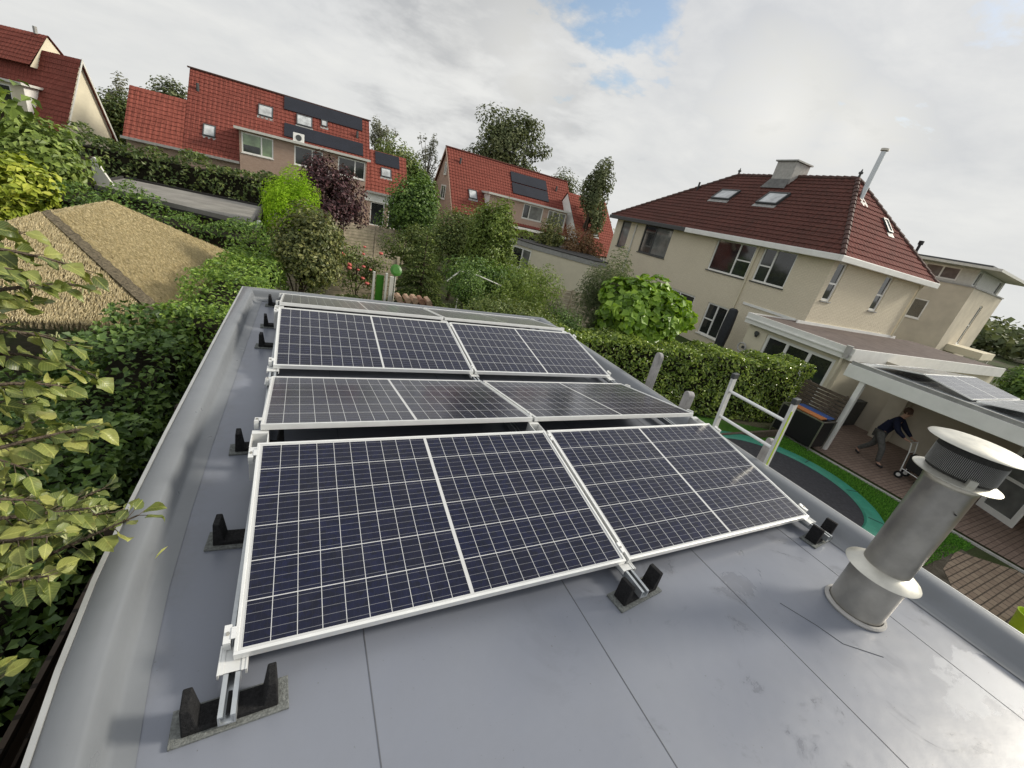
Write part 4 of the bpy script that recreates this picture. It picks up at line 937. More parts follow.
# ragged reed ends along the eaves
b = MB()
for p, q in ((c1, c2), (c4, c1), (c2, c3)):
    p, q = Vector(p), Vector(q); n = int((q-p).length/.045); d = (q-p).normalized(); out = d.cross(Vector((0,0,1)))
    for i in range(n):
        o = p + (q-p)*(i+random.random()*.6)/n; l = random.uniform(.03, .075); w_ = .016
        b.add([o-d*w_+Vector((0,0,.02)), o+d*w_+Vector((0,0,.02)), o+d*random.uniform(-.02,.02)+out*l*.8-Vector((0,0,l)), o-d*w_-Vector((0,0,.10)), o+d*w_-Vector((0,0,.10))], [(0, 1, 2), (3, 2, 4), (0, 2, 3), (1, 4, 2)])
b.build('reed_ends', M['thatch'], th)
for x in (-1.75, -4.4):
    for y in (6.0, 8.4, 10.85): MB().tube([(x, y, ZG), (x, y, EZ+.1)], .07, 10).build('post', M['bark'], th)

def fence(name, lab, pts, zt, mat, step=1.8, zb=ZG+.05, postm=None, th_=.03, cap=True):
    """boards between posts along a polyline"""
    t = thing(name, lab, 'fence', (pts[0][0], pts[0][1], ZG))
    for (p, q) in zip(pts[:-1], pts[1:]):
        p, q = Vector((*p, 0)), Vector((*q, 0)); L = (q-p).length; d = (q-p)/L; n = d.cross(Vector((0,0,1))); k = max(1, round(L/step))
        for i in range(k):
            a, c = L*i/k, L*(i+1)/k; b = MB(); z = zb
            while z < zt-.05:
                h = .135; b.obox(p, d, (0,0,1), n, a+.05, c-.05, z, min(z+h, zt), -th_/2+random.uniform(-.004, .004), th_/2+random.uniform(-.004, .004)); z += h+.022
            b.build('board_panel', M[mat], t)
        for i in range(k+1):
            a = L*i/k; MB().obox(p, d, (0,0,1), n, a-.045, a+.045, ZG, zt+.06, -.045, .045).build('post', M[postm or mat], t, bevel=.008)
    return t
fence('plank_fence', 'weathered plank fence with climbing roses behind the flat roof', [(-1.2, 13.5), (3.2, 13.8)], -.72, 'wood_grey')
fence('back_fence', 'grey plank fence below the terraced house glass doors', [(.6, 23.2), (7.2, 24.6)], -.82, 'wood_grey')
fence('side_fence', 'dark stained fence close along the left side of the flat roof', [(-1.02, -1.5), (-.82, 5.2)], -.90, 'wood_dark')
fence('slat_fence', 'brown slatted fence left of the felt-roofed shed', [(-9.2, 18.2), (-5.5, 17.2)], .30, 'wood_slat')
fence('garden_fence', 'short grey plank fence in front of the cream garage', [(9.2, 14.4), (14.2, 13.4)], -1.0, 'wood_grey')
fence('dark_garden_fence', 'dark plank fence left of the cream garage', [(7.8, 22.5), (11.3, 23.3)], -.75, 'wood_dark')
tb = MB().box(8.4, 13.0, 4.72, 4.80, ZG, ZG+.22); tag(tb.build('timber_edging', M['wood_slat']), 'weathered timber edging board at the foot of the laurel hedge', 'edging')

# log stack, green slide and its paddles
lg = thing('log_stack', 'stack of split reddish logs behind the back kerb', 'log stack', (2.95, 9.4, ZG))
for i in range(5):
    for j in range(11):
        r_ = random.uniform(.055, .085); x = 2.42 + i*.19 + random.uniform(-.03, .03) + (j % 2)*.08; z = ZG + .09 + j*.165
        b = MB(); k = random.choice((5, 6, 7)); b.tube([(x, 9.15+random.uniform(-.05, .05), z), (x+random.uniform(-.02, .02), 9.6, z)], r_*1.12, k)
        lo = b.build('log', M['log'] if random.random() < .6 else M['log_end'], lg)
sd = thing('green_slide', 'bright green plastic chute on white posts beside the log stack', 'slide', (2.05, 9.6, ZG))
MB().box(1.86, 2.04, 9.5, 9.53, ZG, -.48).build('chute', M['green_plastic'], sd, bevel=.01)
for x in (1.80, 2.10): MB().box(x-.025, x+.025, 9.48, 9.55, ZG, -.42).build('side_rail', M['offwhite'], sd)
MB().box(2.2, 2.29, 9.55, 9.63, ZG, -.50).build('support_post', M['offwhite'], sd)
for k, (x, y, z, r_, lab) in enumerate(((2.36, 9.75, -.36, .15, 'green round paddle beside the green chute'), (4.15, 9.9, -.62, .14, 'green round paddle half hidden beside the clipped round bush'))):
    t = thing('green_paddle', lab, 'paddle', (x, y, ZG), 0, 'green paddles in the garden')
    MB().tube([(x, y, ZG), (x, y, z-.1)], .015, 8).build('stem', M['offwhite'], t)
    o = MB().lathe([(0, .02), (r_*.6, .018), (r_, .0), (r_*.6, -.018), (0, -.02)], (0, 0, 0), 20).build('disc', M['green_plastic'], t, world=False)
    o.location = (0, 0, z-ZG); o.rotation_euler = (R(68), R(15), 0)
br = MB().tube([(4.0, 10.6, -.62), (4.35, 10.6, -.28), (4.9, 10.6, -.33), (5.7, 10.5, -.52)], .022, 6).build('bare_branch', M['offwhite'], None, smooth=True); tag(br, 'pale bare branch arching between conifer and round bush', 'branch')

# ================================================================== vegetation
LV = {
 'privet': leafmat('privet leaves', (.035, .065, .014), (.085, .14, .025), (.16, .22, .045)),
 'dark': leafmat('dark hedge leaves', (.020, .034, .011), (.050, .072, .022), (.10, .12, .04)),
 'ivy': leafmat('ivy leaves', (.022, .042, .013), (.052, .090, .024), (.10, .15, .038)),
 'laurel': leafmat('laurel leaves', (.035, .060, .012), (.095, .135, .026), (.20, .24, .06), .25, .25, .6),
 'lime': leafmat('lime conifer', (.10, .17, .012), (.15, .24, .015), (.20, .29, .022), .6, .3, .2),
 'bronze': leafmat('bronze green leaves', (.028, .038, .014), (.070, .080, .027), (.145, .145, .055)),
 'purple': leafmat('purple leaves', (.020, .012, .014), (.042, .022, .026), (.085, .04, .045)),
 'green': leafmat('green leaves', (.026, .052, .013), (.056, .096, .022), (.11, .165, .038)),
 'mid': leafmat('mid green leaves', (.036, .052, .016), (.072, .098, .028), (.13, .15, .05)),
 'light': leafmat('light green leaves', (.05, .075, .016), (.085, .12, .026), (.14, .175, .045)),
 'conifer': leafmat('conifer sprays', (.026, .042, .014), (.058, .080, .025), (.12, .145, .045), .6, .15, .2),
 'grey': leafmat('grey green leaves', (.05, .065, .035), (.08, .10, .055), (.14, .16, .09)),
 'big': leafmat('large bright leaves', (.045, .085, .010), (.09, .155, .018), (.16, .235, .032), .4, .3, .4),
 'rust': leafmat('rusty leaves', (.07, .04, .022), (.12, .07, .038), (.16, .11, .055)),
 'far': leafmat('far tree leaves', (.035, .045, .022), (.065, .078, .038), (.11, .12, .065), .6, .2, .2),
 'farpale': leafmat('pale far leaves', (.075, .08, .06), (.10, .105, .08), (.135, .14, .11), .6, .2, .2),
 'yellow': leafmat('yellow green leaves', (.09, .12, .014), (.15, .18, .022), (.23, .245, .04)),
 'near': leafmat('near tree leaves', (.030, .044, .011), (.080, .100, .024), (.150, .155, .045), .38, .22, .45, True),
}
def unit(a): return a/np.maximum(np.linalg.norm(a, axis=1, keepdims=True), 1e-9)
def leaves(name, mat, parent, Pn, Nn, size, asp=.55, fold=.12, tang=None, seed=0, var=.35, origin=(0,0,0)):
    r = np.random.default_rng(seed); n = len(Pn)
    Nn = unit(Nn); t = tang if tang is not None else r.normal(size=(n, 3)); t = unit(t - Nn*np.sum(t*Nn, 1, keepdims=True)); b = np.cross(Nn, t)
    s = (size*(1 + var*r.uniform(-1, 1, n)))[:, None]
    base = Pn - t*s*.5; tip = Pn + t*s*.5 - Nn*s*fold*.6; l = Pn + b*s*asp*.5 + Nn*s*fold; q = Pn - b*s*asp*.5 + Nn*s*fold
    V = np.stack([base, l, tip, q], 1).reshape(-1, 3) - np.array(origin)
    me = bpy.data.meshes.new(name); me.vertices.add(4*n); me.vertices.foreach_set('co', V.astype(np.float32).ravel())
    k = np.arange(n)[:, None]*4; L = np.concatenate([k, k+1, k+2, k, k+2, k+3], 1).ravel()
    me.loops.add(6*n); me.loops.foreach_set('vertex_index', L.astype(np.int32))
    me.polygons.add(2*n); me.polygons.foreach_set('loop_start', np.arange(0, 6*n, 3, dtype=np.int32)); me.polygons.foreach_set('loop_total', np.full(2*n, 3, np.int32))
    me.update(calc_edges=True); me.materials.append(mat); me.polygons.foreach_set('use_smooth', [False]*(2*n))
    o = link(bpy.data.objects.new(name, me))
    if parent is not None: o.parent = parent
    else: o.location = origin
    return o

def crown_points(c, rad, n, clumps, seed, cr=.42, shell=.35, low=-.75):
    r = np.random.default_rng(seed); c, rad = np.array(c), np.array(rad)
    d = unit(r.normal(size=(clumps, 3))); d[:, 2] = np.where(d[:, 2] < low, -d[:, 2], d[:, 2])
    cc = d*(r.uniform(.2, 1, clumps)**.5*r.uniform(.62, .95, clumps))[:, None]
    cs = cr*r.uniform(.5, 1.45, clumps)
    w = cs**2/np.sum(cs**2); idx = r.choice(clumps, n, p=w)
    dd = unit(r.normal(size=(n, 3))); rr = (shell + (1-shell)*r.uniform(0, 1, n)**.6)*cs[idx]
    p = cc[idx] + dd*rr[:, None]
    nn = dd*.7 + unit(p)*.5 + r.normal(size=(n, 3))*.35 + np.array([0, 0, .45])
    return c + p*rad, nn, c + cc*rad

def trunk_mb(base, c, cc, r0, seed, limbs=7, split=.45):
    b = MB(); r = random.Random(seed); base, c = Vector(base), Vector(c); top = base + (c-base)*.9
    mid = base + (c-base)*.5 + Vector((r.uniform(-.05, .05), r.uniform(-.05, .05), 0))*(c-base).length
    b.tube([base, mid, top], [r0, r0*.72, r0*.35], 8)
    for k in range(min(limbs, len(cc))):
        e = Vector(cc[k]); a = base + (top-base)*r.uniform(split, .95); m_ = a + (e-a)*.5 + Vector((0, 0, (e-a).length*.12))
        b.tube([a, m_, e], [r0*.42, r0*.26, r0*.08], 6)
    return b

def tree(name, label, cat, c, rad, mat, n, size, base=None, clumps=26, seed=1, r0=.09, cr=.42, asp=.55, group=None, bark='bark', limbs=8, shell=.35, low=-.75, stem='trunk', fol='crown', split=.45):
    base = base or (c[0], c[1], ZG)
    t = thing(name, label, cat, base, 0, group)
    p, nn, cc = crown_points(c, rad, n, clumps, seed, cr, shell, low)
    leaves(fol, LV[mat], t, p, nn, size, asp, seed=seed, origin=base)
    trunk_mb(base, c, cc, r0, seed, limbs, split).build(stem, M[bark], t)
    return t
def shrub(name, label, c, rad, mat, n, size, **k):
    k.setdefault('clumps', 22); k.setdefault('r0', .03); k.setdefault('low', -1)
    return tree(name, label, k.pop('cat', 'shrub'), c, rad, mat, n, size, base=(c[0], c[1], ZG), stem='stem', fol='foliage', **k)

def hedge(name, label, p, q, th, zt, mat, n, size, seed=1, zb=ZG, wob=.10, asp=.55, topboost=1.0, depth=.12):
    """clipped hedge from p to q (plan points), thickness th; zt may be a pair (height at p, at q)"""
    p, q = np.array(p, float), np.array(q, float); L = np.linalg.norm(q-p); d = (q-p)/L; nr = np.array([d[1], -d[0]])
    z0, z1 = (zt, zt) if not hasattr(zt, '__len__') else zt
    t = thing(name, label, 'hedge', (*(p+q)/2, zb)); org = np.array([*((p+q)/2), zb])
    r = np.random.default_rng(seed); H = (z0+z1)/2-zb
    areas = np.array([L*H, L*H, L*th*topboost, th*H, th*H]); f = r.choice(5, n, p=areas/areas.sum())
    u, v = r.uniform(0, 1, n), r.uniform(0, 1, n); s = np.zeros(n); w = np.zeros(n); zz = np.zeros(n); N3 = np.zeros((n, 3))
    hh = lambda s: z0 + (z1-z0)*s/L + wob*.8*np.sin(s*2.1+seed) + wob*.6*np.sin(s*5.3+2*seed)
    s = np.where(f < 3, u*L, np.where(f == 3, 0, L)); w = np.where(f == 0, th/2, np.where(f == 1, -th/2, (v-.5)*th)); w = np.where(f >= 3, (u-.5)*th, w)
    top = hh(s); zz = np.where(f == 2, top, zb + v*(top-zb))
    D3, R3 = np.array([*d, 0]), np.array([*nr, 0]); Z = np.array([0, 0, 1.])
    N3 = np.where((f == 0)[:, None], R3, np.where((f == 1)[:, None], -R3, np.where((f == 2)[:, None], Z, np.where((f == 3)[:, None], -D3, D3))))
    bump = wob*(np.sin(s*3.7+zz*4.1+seed)+np.sin(s*8.3-zz*6.7+1.7*seed)*.6) - np.abs(r.normal(0, depth, n)) + .04
    P3 = np.array([*p, 0]) + D3*s[:, None] + R3*w[:, None] + Z*zz[:, None] + N3*bump[:, None]
    nn = N3*.7 + r.normal(size=(n, 3))*.55 + Z*.45
    leaves('foliage', LV[mat], t, P3, nn, size, asp, seed=seed, origin=org)
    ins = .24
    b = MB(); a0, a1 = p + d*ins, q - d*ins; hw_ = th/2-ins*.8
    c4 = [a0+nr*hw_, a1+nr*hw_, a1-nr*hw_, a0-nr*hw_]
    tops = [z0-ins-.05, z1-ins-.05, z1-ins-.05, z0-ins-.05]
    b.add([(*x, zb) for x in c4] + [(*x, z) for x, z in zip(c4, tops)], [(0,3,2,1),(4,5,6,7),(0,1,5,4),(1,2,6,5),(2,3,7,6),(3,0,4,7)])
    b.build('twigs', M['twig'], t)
    return t

# straw tufts laid in courses over the pavilion roof
straw = leafmat('straw tufts', (.225, .195, .125), (.285, .248, .165), (.345, .305, .215), .9, .08, .1)
rg = np.random.default_rng(33); TP, TN, TT = [], [], []
for qd in THQ:
    a_, b_, c_q, d_ = [np.array(q, float) for q in qd]; nn_ = np.cross(b_-a_, d_-a_); nn_ /= np.linalg.norm(nn_); n_ = int(np.linalg.norm(b_-a_)*5600)
    u = rg.uniform(0, 1, n_); v = np.floor(rg.uniform(0, 1, n_)**1.2*30)/30 + rg.normal(0, .012, n_); v = np.clip(v, 0, .985); u = np.where(np.linalg.norm(c_q-d_) < .01, .5+(u-.5)*.98, u)
    P_ = ((a_[None]*(1-u[:, None])+b_[None]*u[:, None])*(1-v[:, None]) + (d_[None]*(1-u[:, None])+c_q[None]*u[:, None])*v[:, None]); dn = (a_+b_)/2-(c_q+d_)/2; dn /= np.linalg.norm(dn)
    TP.append(P_ + nn_*rg.uniform(.010, .035, n_)[:, None]); TN.append(nn_[None] + rg.normal(0, .22, (n_, 3)) + dn*.3); TT.append(dn[None] + rg.normal(0, .22, (n_, 3)))
leaves('reed_tufts', straw, th, np.concatenate(TP), np.concatenate(TN), .068, .17, tang=np.concatenate(TT), seed=33, origin=tuple(th.location))
# hedges
hedge('laurel_hedge', 'glossy laurel hedge between the solar roof and the cream house', (5.7, 7.4), (14.5, 5.98), 1.1, (-.80, -.80), 'laurel', 24000, .105, 3, asp=.5, topboost=2.0, wob=.045, depth=.06)
hedge('privet_hedge', 'light green privet hedge beside the thatched roof at the back-left roof corner', (-.98, 5.2), (-.55, 9.7), .95, (-.40, -.18), 'privet', 17000, .062, 4, topboost=2.2, wob=.07, depth=.08)
hedge('ivy_hedge', 'dark ivy-covered hedge below the thatched eave', (-2.1, -1.5), (-1.75, 5.2), 1.5, (-1.15, -1.12), 'ivy', 16000, .075, 5, wob=.16, asp=.75, topboost=1.8)
hedge('ivy_hedge', 'dark leafy hedge running away under the near thatched eave', (-6.5, 4.8), (-2.4, 4.9), 1.0, (-1.15, -1.15), 'ivy', 8000, .08, 9, wob=.14, asp=.7)
hedge('ivy_bank', 'ivy-green leafy bank stepping down beside the dark side fence', (-1.62, 2.4), (-1.45, 5.5), .9, (-1.05, -.52), 'ivy', 7000, .075, 15, wob=.14, asp=.75, topboost=2.0)
hedge('beech_hedge', 'tall dark beech hedge behind the felt-roofed shed', (-13.5, 22.2), (-.6, 21.2), 1.4, (.62, .72), 'dark', 17000, .15, 6, wob=.16)
hedge('dense_hedge', 'dense green hedge between the thatched roof and the shed', (-7.0, 12.9), (-.4, 12.2), 1.3, (.12, -.30), 'green', 14000, .085, 7, wob=.14)
hedge('clipped_hedge', 'low light green hedge beyond the cream garage roof', (11.5, 27.5), (17, 25.8), 1.1, (.15, .55), 'light', 5000, .13, 8)

# shrubs and trees, left to right
tree('lime_conifer', 'bright lime-green rounded conifer beside the shed', 'conifer', (-.12, 13.75, .0), (.82, .82, 1.30), 'lime', 24000, .075, seed=11, clumps=120, cr=.34, asp=.3, shell=.6, r0=.07, limbs=4)
tree('bronze_tree', 'small bronze-leaved tree in front of the plank fence', 'tree', (.30, 8.9, .02), (.80, .72, .98), 'bronze', 10500, .08, base=(.02, 8.7, ZG), seed=12, r0=.06, clumps=48, cr=.36, low=-1)
tree('purple_tree', 'dark purple-leaved tree in front of the terraced house', 'tree', (1.15, 17.9, .55), (1.45, 1.3, 1.75), 'purple', 7000, .13, seed=13, r0=.09, clumps=46, cr=.27, limbs=16, split=.25)
tree('round_tree', 'dark green round tree at the right end of the terraced house', 'tree', (5.9, 24.3, .0), (1.75, 1.5, 2.4), 'green', 11000, .17, seed=14, r0=.10)
tree('bushy_tree', 'broad dark bushy tree left of the gabled house', 'tree', (6.2, 16.9, -.5), (1.75, 1.4, 1.7), 'mid', 12000, .12, seed=15, r0=.09, clumps=34)
tree('light_tree', 'fresh green small tree before the gabled house', 'tree', (6.8, 14.6, .05), (1.2, 1.0, 2.0), 'light', 11000, .12, seed=16, r0=.06, clumps=30, cr=.36)
shrub('round_bush', 'clipped dark round bush just beyond the back kerb', (3.92, 8.75, -.38), (.50, .50, .56), 'green', 6000, .05, seed=17, clumps=50, cr=.32, shell=.7)
shrub('feathery_shrub', 'light feathery shrub in front of the cream garage', (5.6, 8.6, -.45), (1.0, .8, 1.05), 'light', 7500, .075, seed=18, clumps=36, cr=.3, asp=.4)
shrub('low_shrub', 'low olive shrub along the back kerb', (4.7, 7.2, -.70), (1.7, .8, .75), 'mid', 11000, .055, seed=19, clumps=44, cr=.3)
shrub('willow_shrub', 'tall grey-green willowy shrub left of the large-leaved bush', (8.45, 8.95, -.30), (.92, .8, 1.6), 'grey', 9500, .11, seed=20, asp=.2, clumps=40, cr=.32)
shrub('dark_shrub', 'small dark evergreen shrub between back kerb and willowy shrub', (6.45, 7.9, -.85), (.58, .5, .72), 'ivy', 4200, .06, seed=21)
shrub('large_leaved_bush', 'dome-shaped bush with large bright green leaves before the cream house', (9.25, 7.95, -.36), (1.82, 1.2, 1.30), 'big', 5600, .225, seed=22, asp=.85, clumps=110, cr=.24, shell=.75)
shrub('brown_shrub', 'brownish green shrub rising behind the cream garage roof', (14.1, 22.6, .6), (.95, .9, 1.3), 'bronze', 3600, .13, seed=23)
shrub('rusty_shrub', 'rust-coloured shrub behind the cream garage near the low red roof', (16.2, 22.2, .45), (1.5, 1.0, 1.45), 'rust', 5000, .13, seed=24)
shrub('golden_shrub', 'yellow-green golden leaved shrub at the left photo edge', (-5.35, 12.0, -.30), (1.0, .8, .88), 'yellow', 4200, .16, seed=25, asp=.6, clumps=40, cr=.34)
tree('leafy_tree', 'green leafy tree behind the golden shrub at the left edge', 'tree', (-6.1, 14.8, .15), (1.35, 1.1, .95), 'light', 4500, .17, seed=26, asp=.6, clumps=34)
tree('sprig_tree', 'young tree reaching its leafy sprigs in at the upper left edge', 'tree', (-2.15, 4.1, 1.42), (.55, .5, .55), 'light', 260, .12, base=(-2.7, 3.9, ZG), seed=27, r0=.05, clumps=14, cr=.25)
shrub('porch_bush', 'dark green bush at the foot of the modern house', (33.5, 4.6, -.9), (1.9, 1.3, 1.5), 'green', 3500, .2, seed=28)
shrub('brown_bush', 'brown-green bush right of the modern house at the photo edge', (38, 3.4, -.6), (2.2, 1.3, 1.5), 'bronze', 3000, .2, seed=29)
shrub('porch_shrub', 'grey-green shrub before the glass doors of the terraced house', (7.6, 25.6, -.9), (1.3, .9, 1.3), 'grey', 3600, .13, seed=61)
shrub('dense_shrub', 'dense mid-green shrub under the dark round tree', (5.2, 20.2, -1.2), (1.5, 1.0, 1.2), 'mid', 5200, .12, seed=62)
shrub('spreading_shrub', 'spreading green shrub between conifer and clipped round bush', (5.6, 12.2, -1.0), (1.5, 1.0, 1.1), 'green', 6000, .10, seed=63)
shrub('pale_shrub', 'pale green shrub at the foot of the fresh green tree', (7.4, 12.6, -1.0), (1.2, .9, 1.0), 'light', 4800, .10, seed=64)
# drooping conifer in tiers
def conifer(name, label, base, h, r, n, seed, sz=.085):
    t = thing(name, label, 'conifer', base); rg = np.random.default_rng(seed)
    tiers = 15; P3, N3, T3 = [], [], []
    b = MB(); b.tube([base, (base[0], base[1], base[2]+h*.97)], [.07, .012], 7)
    for k in range(tiers):
        f = k/(tiers-1); z = base[2] + h*(.15 + .83*f); rr = r*(1-f)**.75*1.05 + .06
        for a in rg.uniform(0, 6.283, int(5+9*(1-f))):
            l = rr*rg.uniform(.75, 1.1); m = int(n/tiers/9*(.4+1.2*(1-f))); s = rg.uniform(.15, 1, m)
            dx, dy = math.cos(a), math.sin(a); dz = .30*s - .62*s**2
            c = np.stack([base[0]+dx*l*s, base[1]+dy*l*s, z + dz*l*.8], 1); side = rg.normal(0, .09, (m, 1))*(1.2-s[:, None]*.6)
            c = c + np.array([-dy, dx, 0])*side*1.6 + rg.normal(0, .018, (m, 3))
            P3.append(c); N3.append(np.tile([0, 0, 1.], (m, 1)) + rg.normal(0, .35, (m, 3))); T3.append(np.tile([dx, dy, -.35], (m, 1)) + np.array([-dy, dx, 0])*np.sign(side)*.7 + rg.normal(0, .2, (m, 3)))
            b.tube([(base[0], base[1], z), (base[0]+dx*l*.5, base[1]+dy*l*.5, z+.02), (base[0]+dx*l*.9, base[1]+dy*l*.9, z-.2*l)], [.014, .009, .004], 5)
    leaves('foliage', LV['conifer'], t, np.concatenate(P3), np.concatenate(N3), sz, .36, tang=np.concatenate(T3), seed=seed, origin=base)
    b.build('trunk', M['bark'], t)
conifer('drooping_conifer', 'drooping conifer behind the log stack', (3.45, 11.3, ZG), 3.3, 1.15, 20000, 31, .095)
# climbing roses on the plank fence
rs = thing('climbing_rose', 'climbing rose with coral flowers on the weathered plank fence', 'rose', (1.9, 13.3, ZG))
p, nn, cc = crown_points((1.75, 13.2, -1.15), (1.0, .30, .95), 2200, 26, 41, .30); leaves('foliage', LV['mid'], rs, p, nn, .085, .6, seed=41, origin=(1.9, 13.3, ZG))
trunk_mb((1.9, 13.3, ZG), (1.8, 13.25, -1.1), cc, .03, 41, 14, .1).build('stem', M['bark'], rs)
r = random.Random(5)
for k in range(15):
    q = cc[k % len(cc)]; x, y, z = q[0]+r.uniform(-.2, .2), 12.85+r.uniform(-.1, .1), q[2]+r.uniform(-.15, .35); s = r.uniform(.045, .075)
    MB().lathe([(0, -s*.7), (s*.8, -s*.35), (s, .1*s), (s*.7, s*.6), (s*.45, s*.35), (0, s*.5)], (x, y, z), 9).build('flower', M['rose'], rs, smooth=True)
# big trees on the skyline
far = 'trees behind the houses'
def ftree(lab, c, rad, mat, n, size, seed, **k): tree('skyline_tree', lab, 'tree', c, rad, mat, n, size, seed=seed, group=far, **k)
ftree('pale sparse tree behind the gap left of the terraced house', (-15.6, 57, 1.6), (2.2, 2, 3.5), 'farpale', 3000, .30, 51, r0=.16, clumps=34, cr=.28, limbs=16, split=.3)
ftree('rounded dark tree between white gable house and terraced house', (-12.0, 60, 2.6), (3.4, 2, 3.8), 'far', 6000, .32, 52, r0=.2)
ftree('low dark trees filling the gap below the pale sparse tree', (-14.0, 54, .3), (4.6, 2, 3.6), 'dark', 7000, .3, 53, r0=.15)
ftree('sparse tree top rising over the right end of the terraced house', (8.6, 56.5, 5.2), (2.3, 2, 3.5), 'farpale', 1500, .30, 54, r0=.16, clumps=30, cr=.24, limbs=18, split=.35)
ftree('dense yellowish tree between terraced house and gabled house', (9.4, 52, 2.6), (3.4, 2.4, 3.3), 'mid', 6500, .33, 55, r0=.2, clumps=34)
ftree('dense dark tree just left of the pink gable', (11.9, 50.5, .8), (2.3, 2, 3.0), 'green', 4500, .3, 56, r0=.2)
ftree('nearly bare tree above the pink gable', (14.3, 57, 4.2), (2.3, 2, 4.0), 'farpale', 1300, .26, 57, r0=.17, clumps=36, cr=.2, limbs=30, split=.25)
ftree('tallest broad tree behind the gabled house ridge', (24.9, 57, 7.9), (7.0, 4, 5.2), 'far', 11000, .42, 58, r0=.35, clumps=44, cr=.27, limbs=24, split=.3)
ftree('slender tall tree left of the cream house roof', (28.2, 39.5, 4.6), (2.2, 2, 4.9), 'far', 5200, .30, 59, r0=.2, clumps=44, cr=.24, limbs=24, split=.2)
ftree('low round tree between gabled house and slender tree', (29.4, 48.5, 4.2), (2.4, 2, 2.6), 'far', 3500, .3, 60, r0=.2)
# far wood that closes the horizon
b_p, b_n = [], []
rg = np.random.default_rng(77)
for a in np.linspace(-75, 100, 90):
    dist = rg.uniform(95, 130); x, y = dist*math.sin(R(a)), dist*math.cos(R(a)); w_ = rg.uniform(5, 8); h_ = rg.uniform(2.0, 3.6)
    p, nn, _ = crown_points((x, y, ZG+h_*.8), (w_, w_, h_), 420, 10, int(a*7)+900, .5); b_p.append(p); b_n.append(nn)
wood = leaves('distant_wood', LV['far'], None, np.concatenate(b_p), np.concatenate(b_n), 1.0, .8, seed=77, origin=(0, 100, ZG)); tag(wood, 'distant line of woodland along the horizon', 'wood', kind='stuff')

# near tree on the left whose branches hang over the kerb
nt = thing('overhanging_tree', 'near tree with large yellow-green leaves hanging over the left roof kerb', 'tree', (-1.35, .55, ZG))
b = MB(); tips = []
bb = MB(); bb.tube([(-1.45, .55, ZG), (-1.35, .6, -1.2), (-1.2, .6, -.2), (-1.1, .62, .6), (-1.0, .68, 1.2)], [.07, .06, .045, .03, .012], 9)
brs = [((-1.22, .6, -.25), (-.75, .48, .15), (-.36, .55, .30)), ((-1.2, .6, .0), (-.85, .35, .25), (-.52, .30, .30)), ((-1.15, .6, .35), (-.8, .6, .60), (-.50, .72, .60)), ((-1.1, .62, .55), (-.8, .70, .85), (-.60, .82, .72)),
       ((-1.05, .65, .9), (-.8, .85, 1.08), (-.56, .98, 1.07)), ((-1.2, .55, -.3), (-.85, .25, -.05), (-.62, .15, .05)), ((-1.12, .6, .45), (-.85, .45, .55), (-.60, .50, .45)), ((-1.0, .68, 1.1), (-.85, .8, 1.18), (-.70, .92, 1.12)), ((-1.2, .62, -.1), (-.9, .75, .1), (-.58, .85, .1)),
       ((-1.15, .6, .2), (-.9, .3, .35), (-.72, .22, .40)), ((-1.12, .6, .3), (-.78, .5, .38), (-.48, .52, .38))]
_r = np.random.default_rng(15); brs = list(brs) + [tuple(tuple(np.array(q) + _r.normal(0, .07, 3) + np.array([-.16 if k else -.02, .10, -.06])) for k, q in enumerate(br_)) for br_ in brs] + [tuple(tuple(np.array(q) + _r.normal(0, .10, 3) + np.array([-.30 if k else -.05, .3, -.12])) for k, q in enumerate(br_)) for br_ in brs] + [tuple(tuple(np.array(q) + _r.normal(0, .06, 3) + np.array([-.10, .14, .05])) for q in br_) for br_ in brs[:4]] + [tuple(tuple(np.array(q) + _r.normal(0, .05, 3) + np.array([-.05, .12, .12])) for q in br_) for br_ in brs[3:8]]
brs = brs[:11] + [(a, b_, (min(c[0], -.52), c[1], max(c[2], -.1))) for a, b_, c in brs[11:]]
LP, LT = [], []
rg = np.random.default_rng(5)
for p0, p1, p2 in brs:
    p0, p1, p2 = map(np.array, (p0, p1, p2)); tt = np.linspace(0, 1, 9); cv_ = [(1-t)**2*p0 + 2*t*(1-t)*p1 + t*t*p2 for t in tt]
    bb.tube([tuple(c) for c in cv_], list(np.linspace(.014, .003, 9)), 6)
    for t in np.linspace(.22, 1.0, 17):
        for s in (-1, 1):
            c = (1-t)**2*p0 + 2*t*(1-t)*p1 + t*t*p2; d = 2*(1-t)*(p1-p0)+2*t*(p2-p1); d /= np.linalg.norm(d)
            sd_ = np.cross(d, [0, 0, 1.]); dirv = d*.55 + sd_*s*rg.uniform(.5, 1.0) + np.array([0, 0, rg.uniform(-.45, .15)]); dirv /= np.linalg.norm(dirv)
            pt = c + dirv*rg.uniform(.02, .05); 
            if pt[0] > -.44 and pt[2] < .22: continue
            bb.tube([tuple(c), tuple(pt)], .0016, 4)
            LP.append(pt); LT.append(dirv)
bb.build('trunk', M['bark'], nt, smooth=True)
prof_l = [(0, .0), (.08, .20), (.22, .36), (.40, .42), (.58, .36), (.76, .24), (.90, .10), (1.0, .0)]
V, F, UV = [], [], []
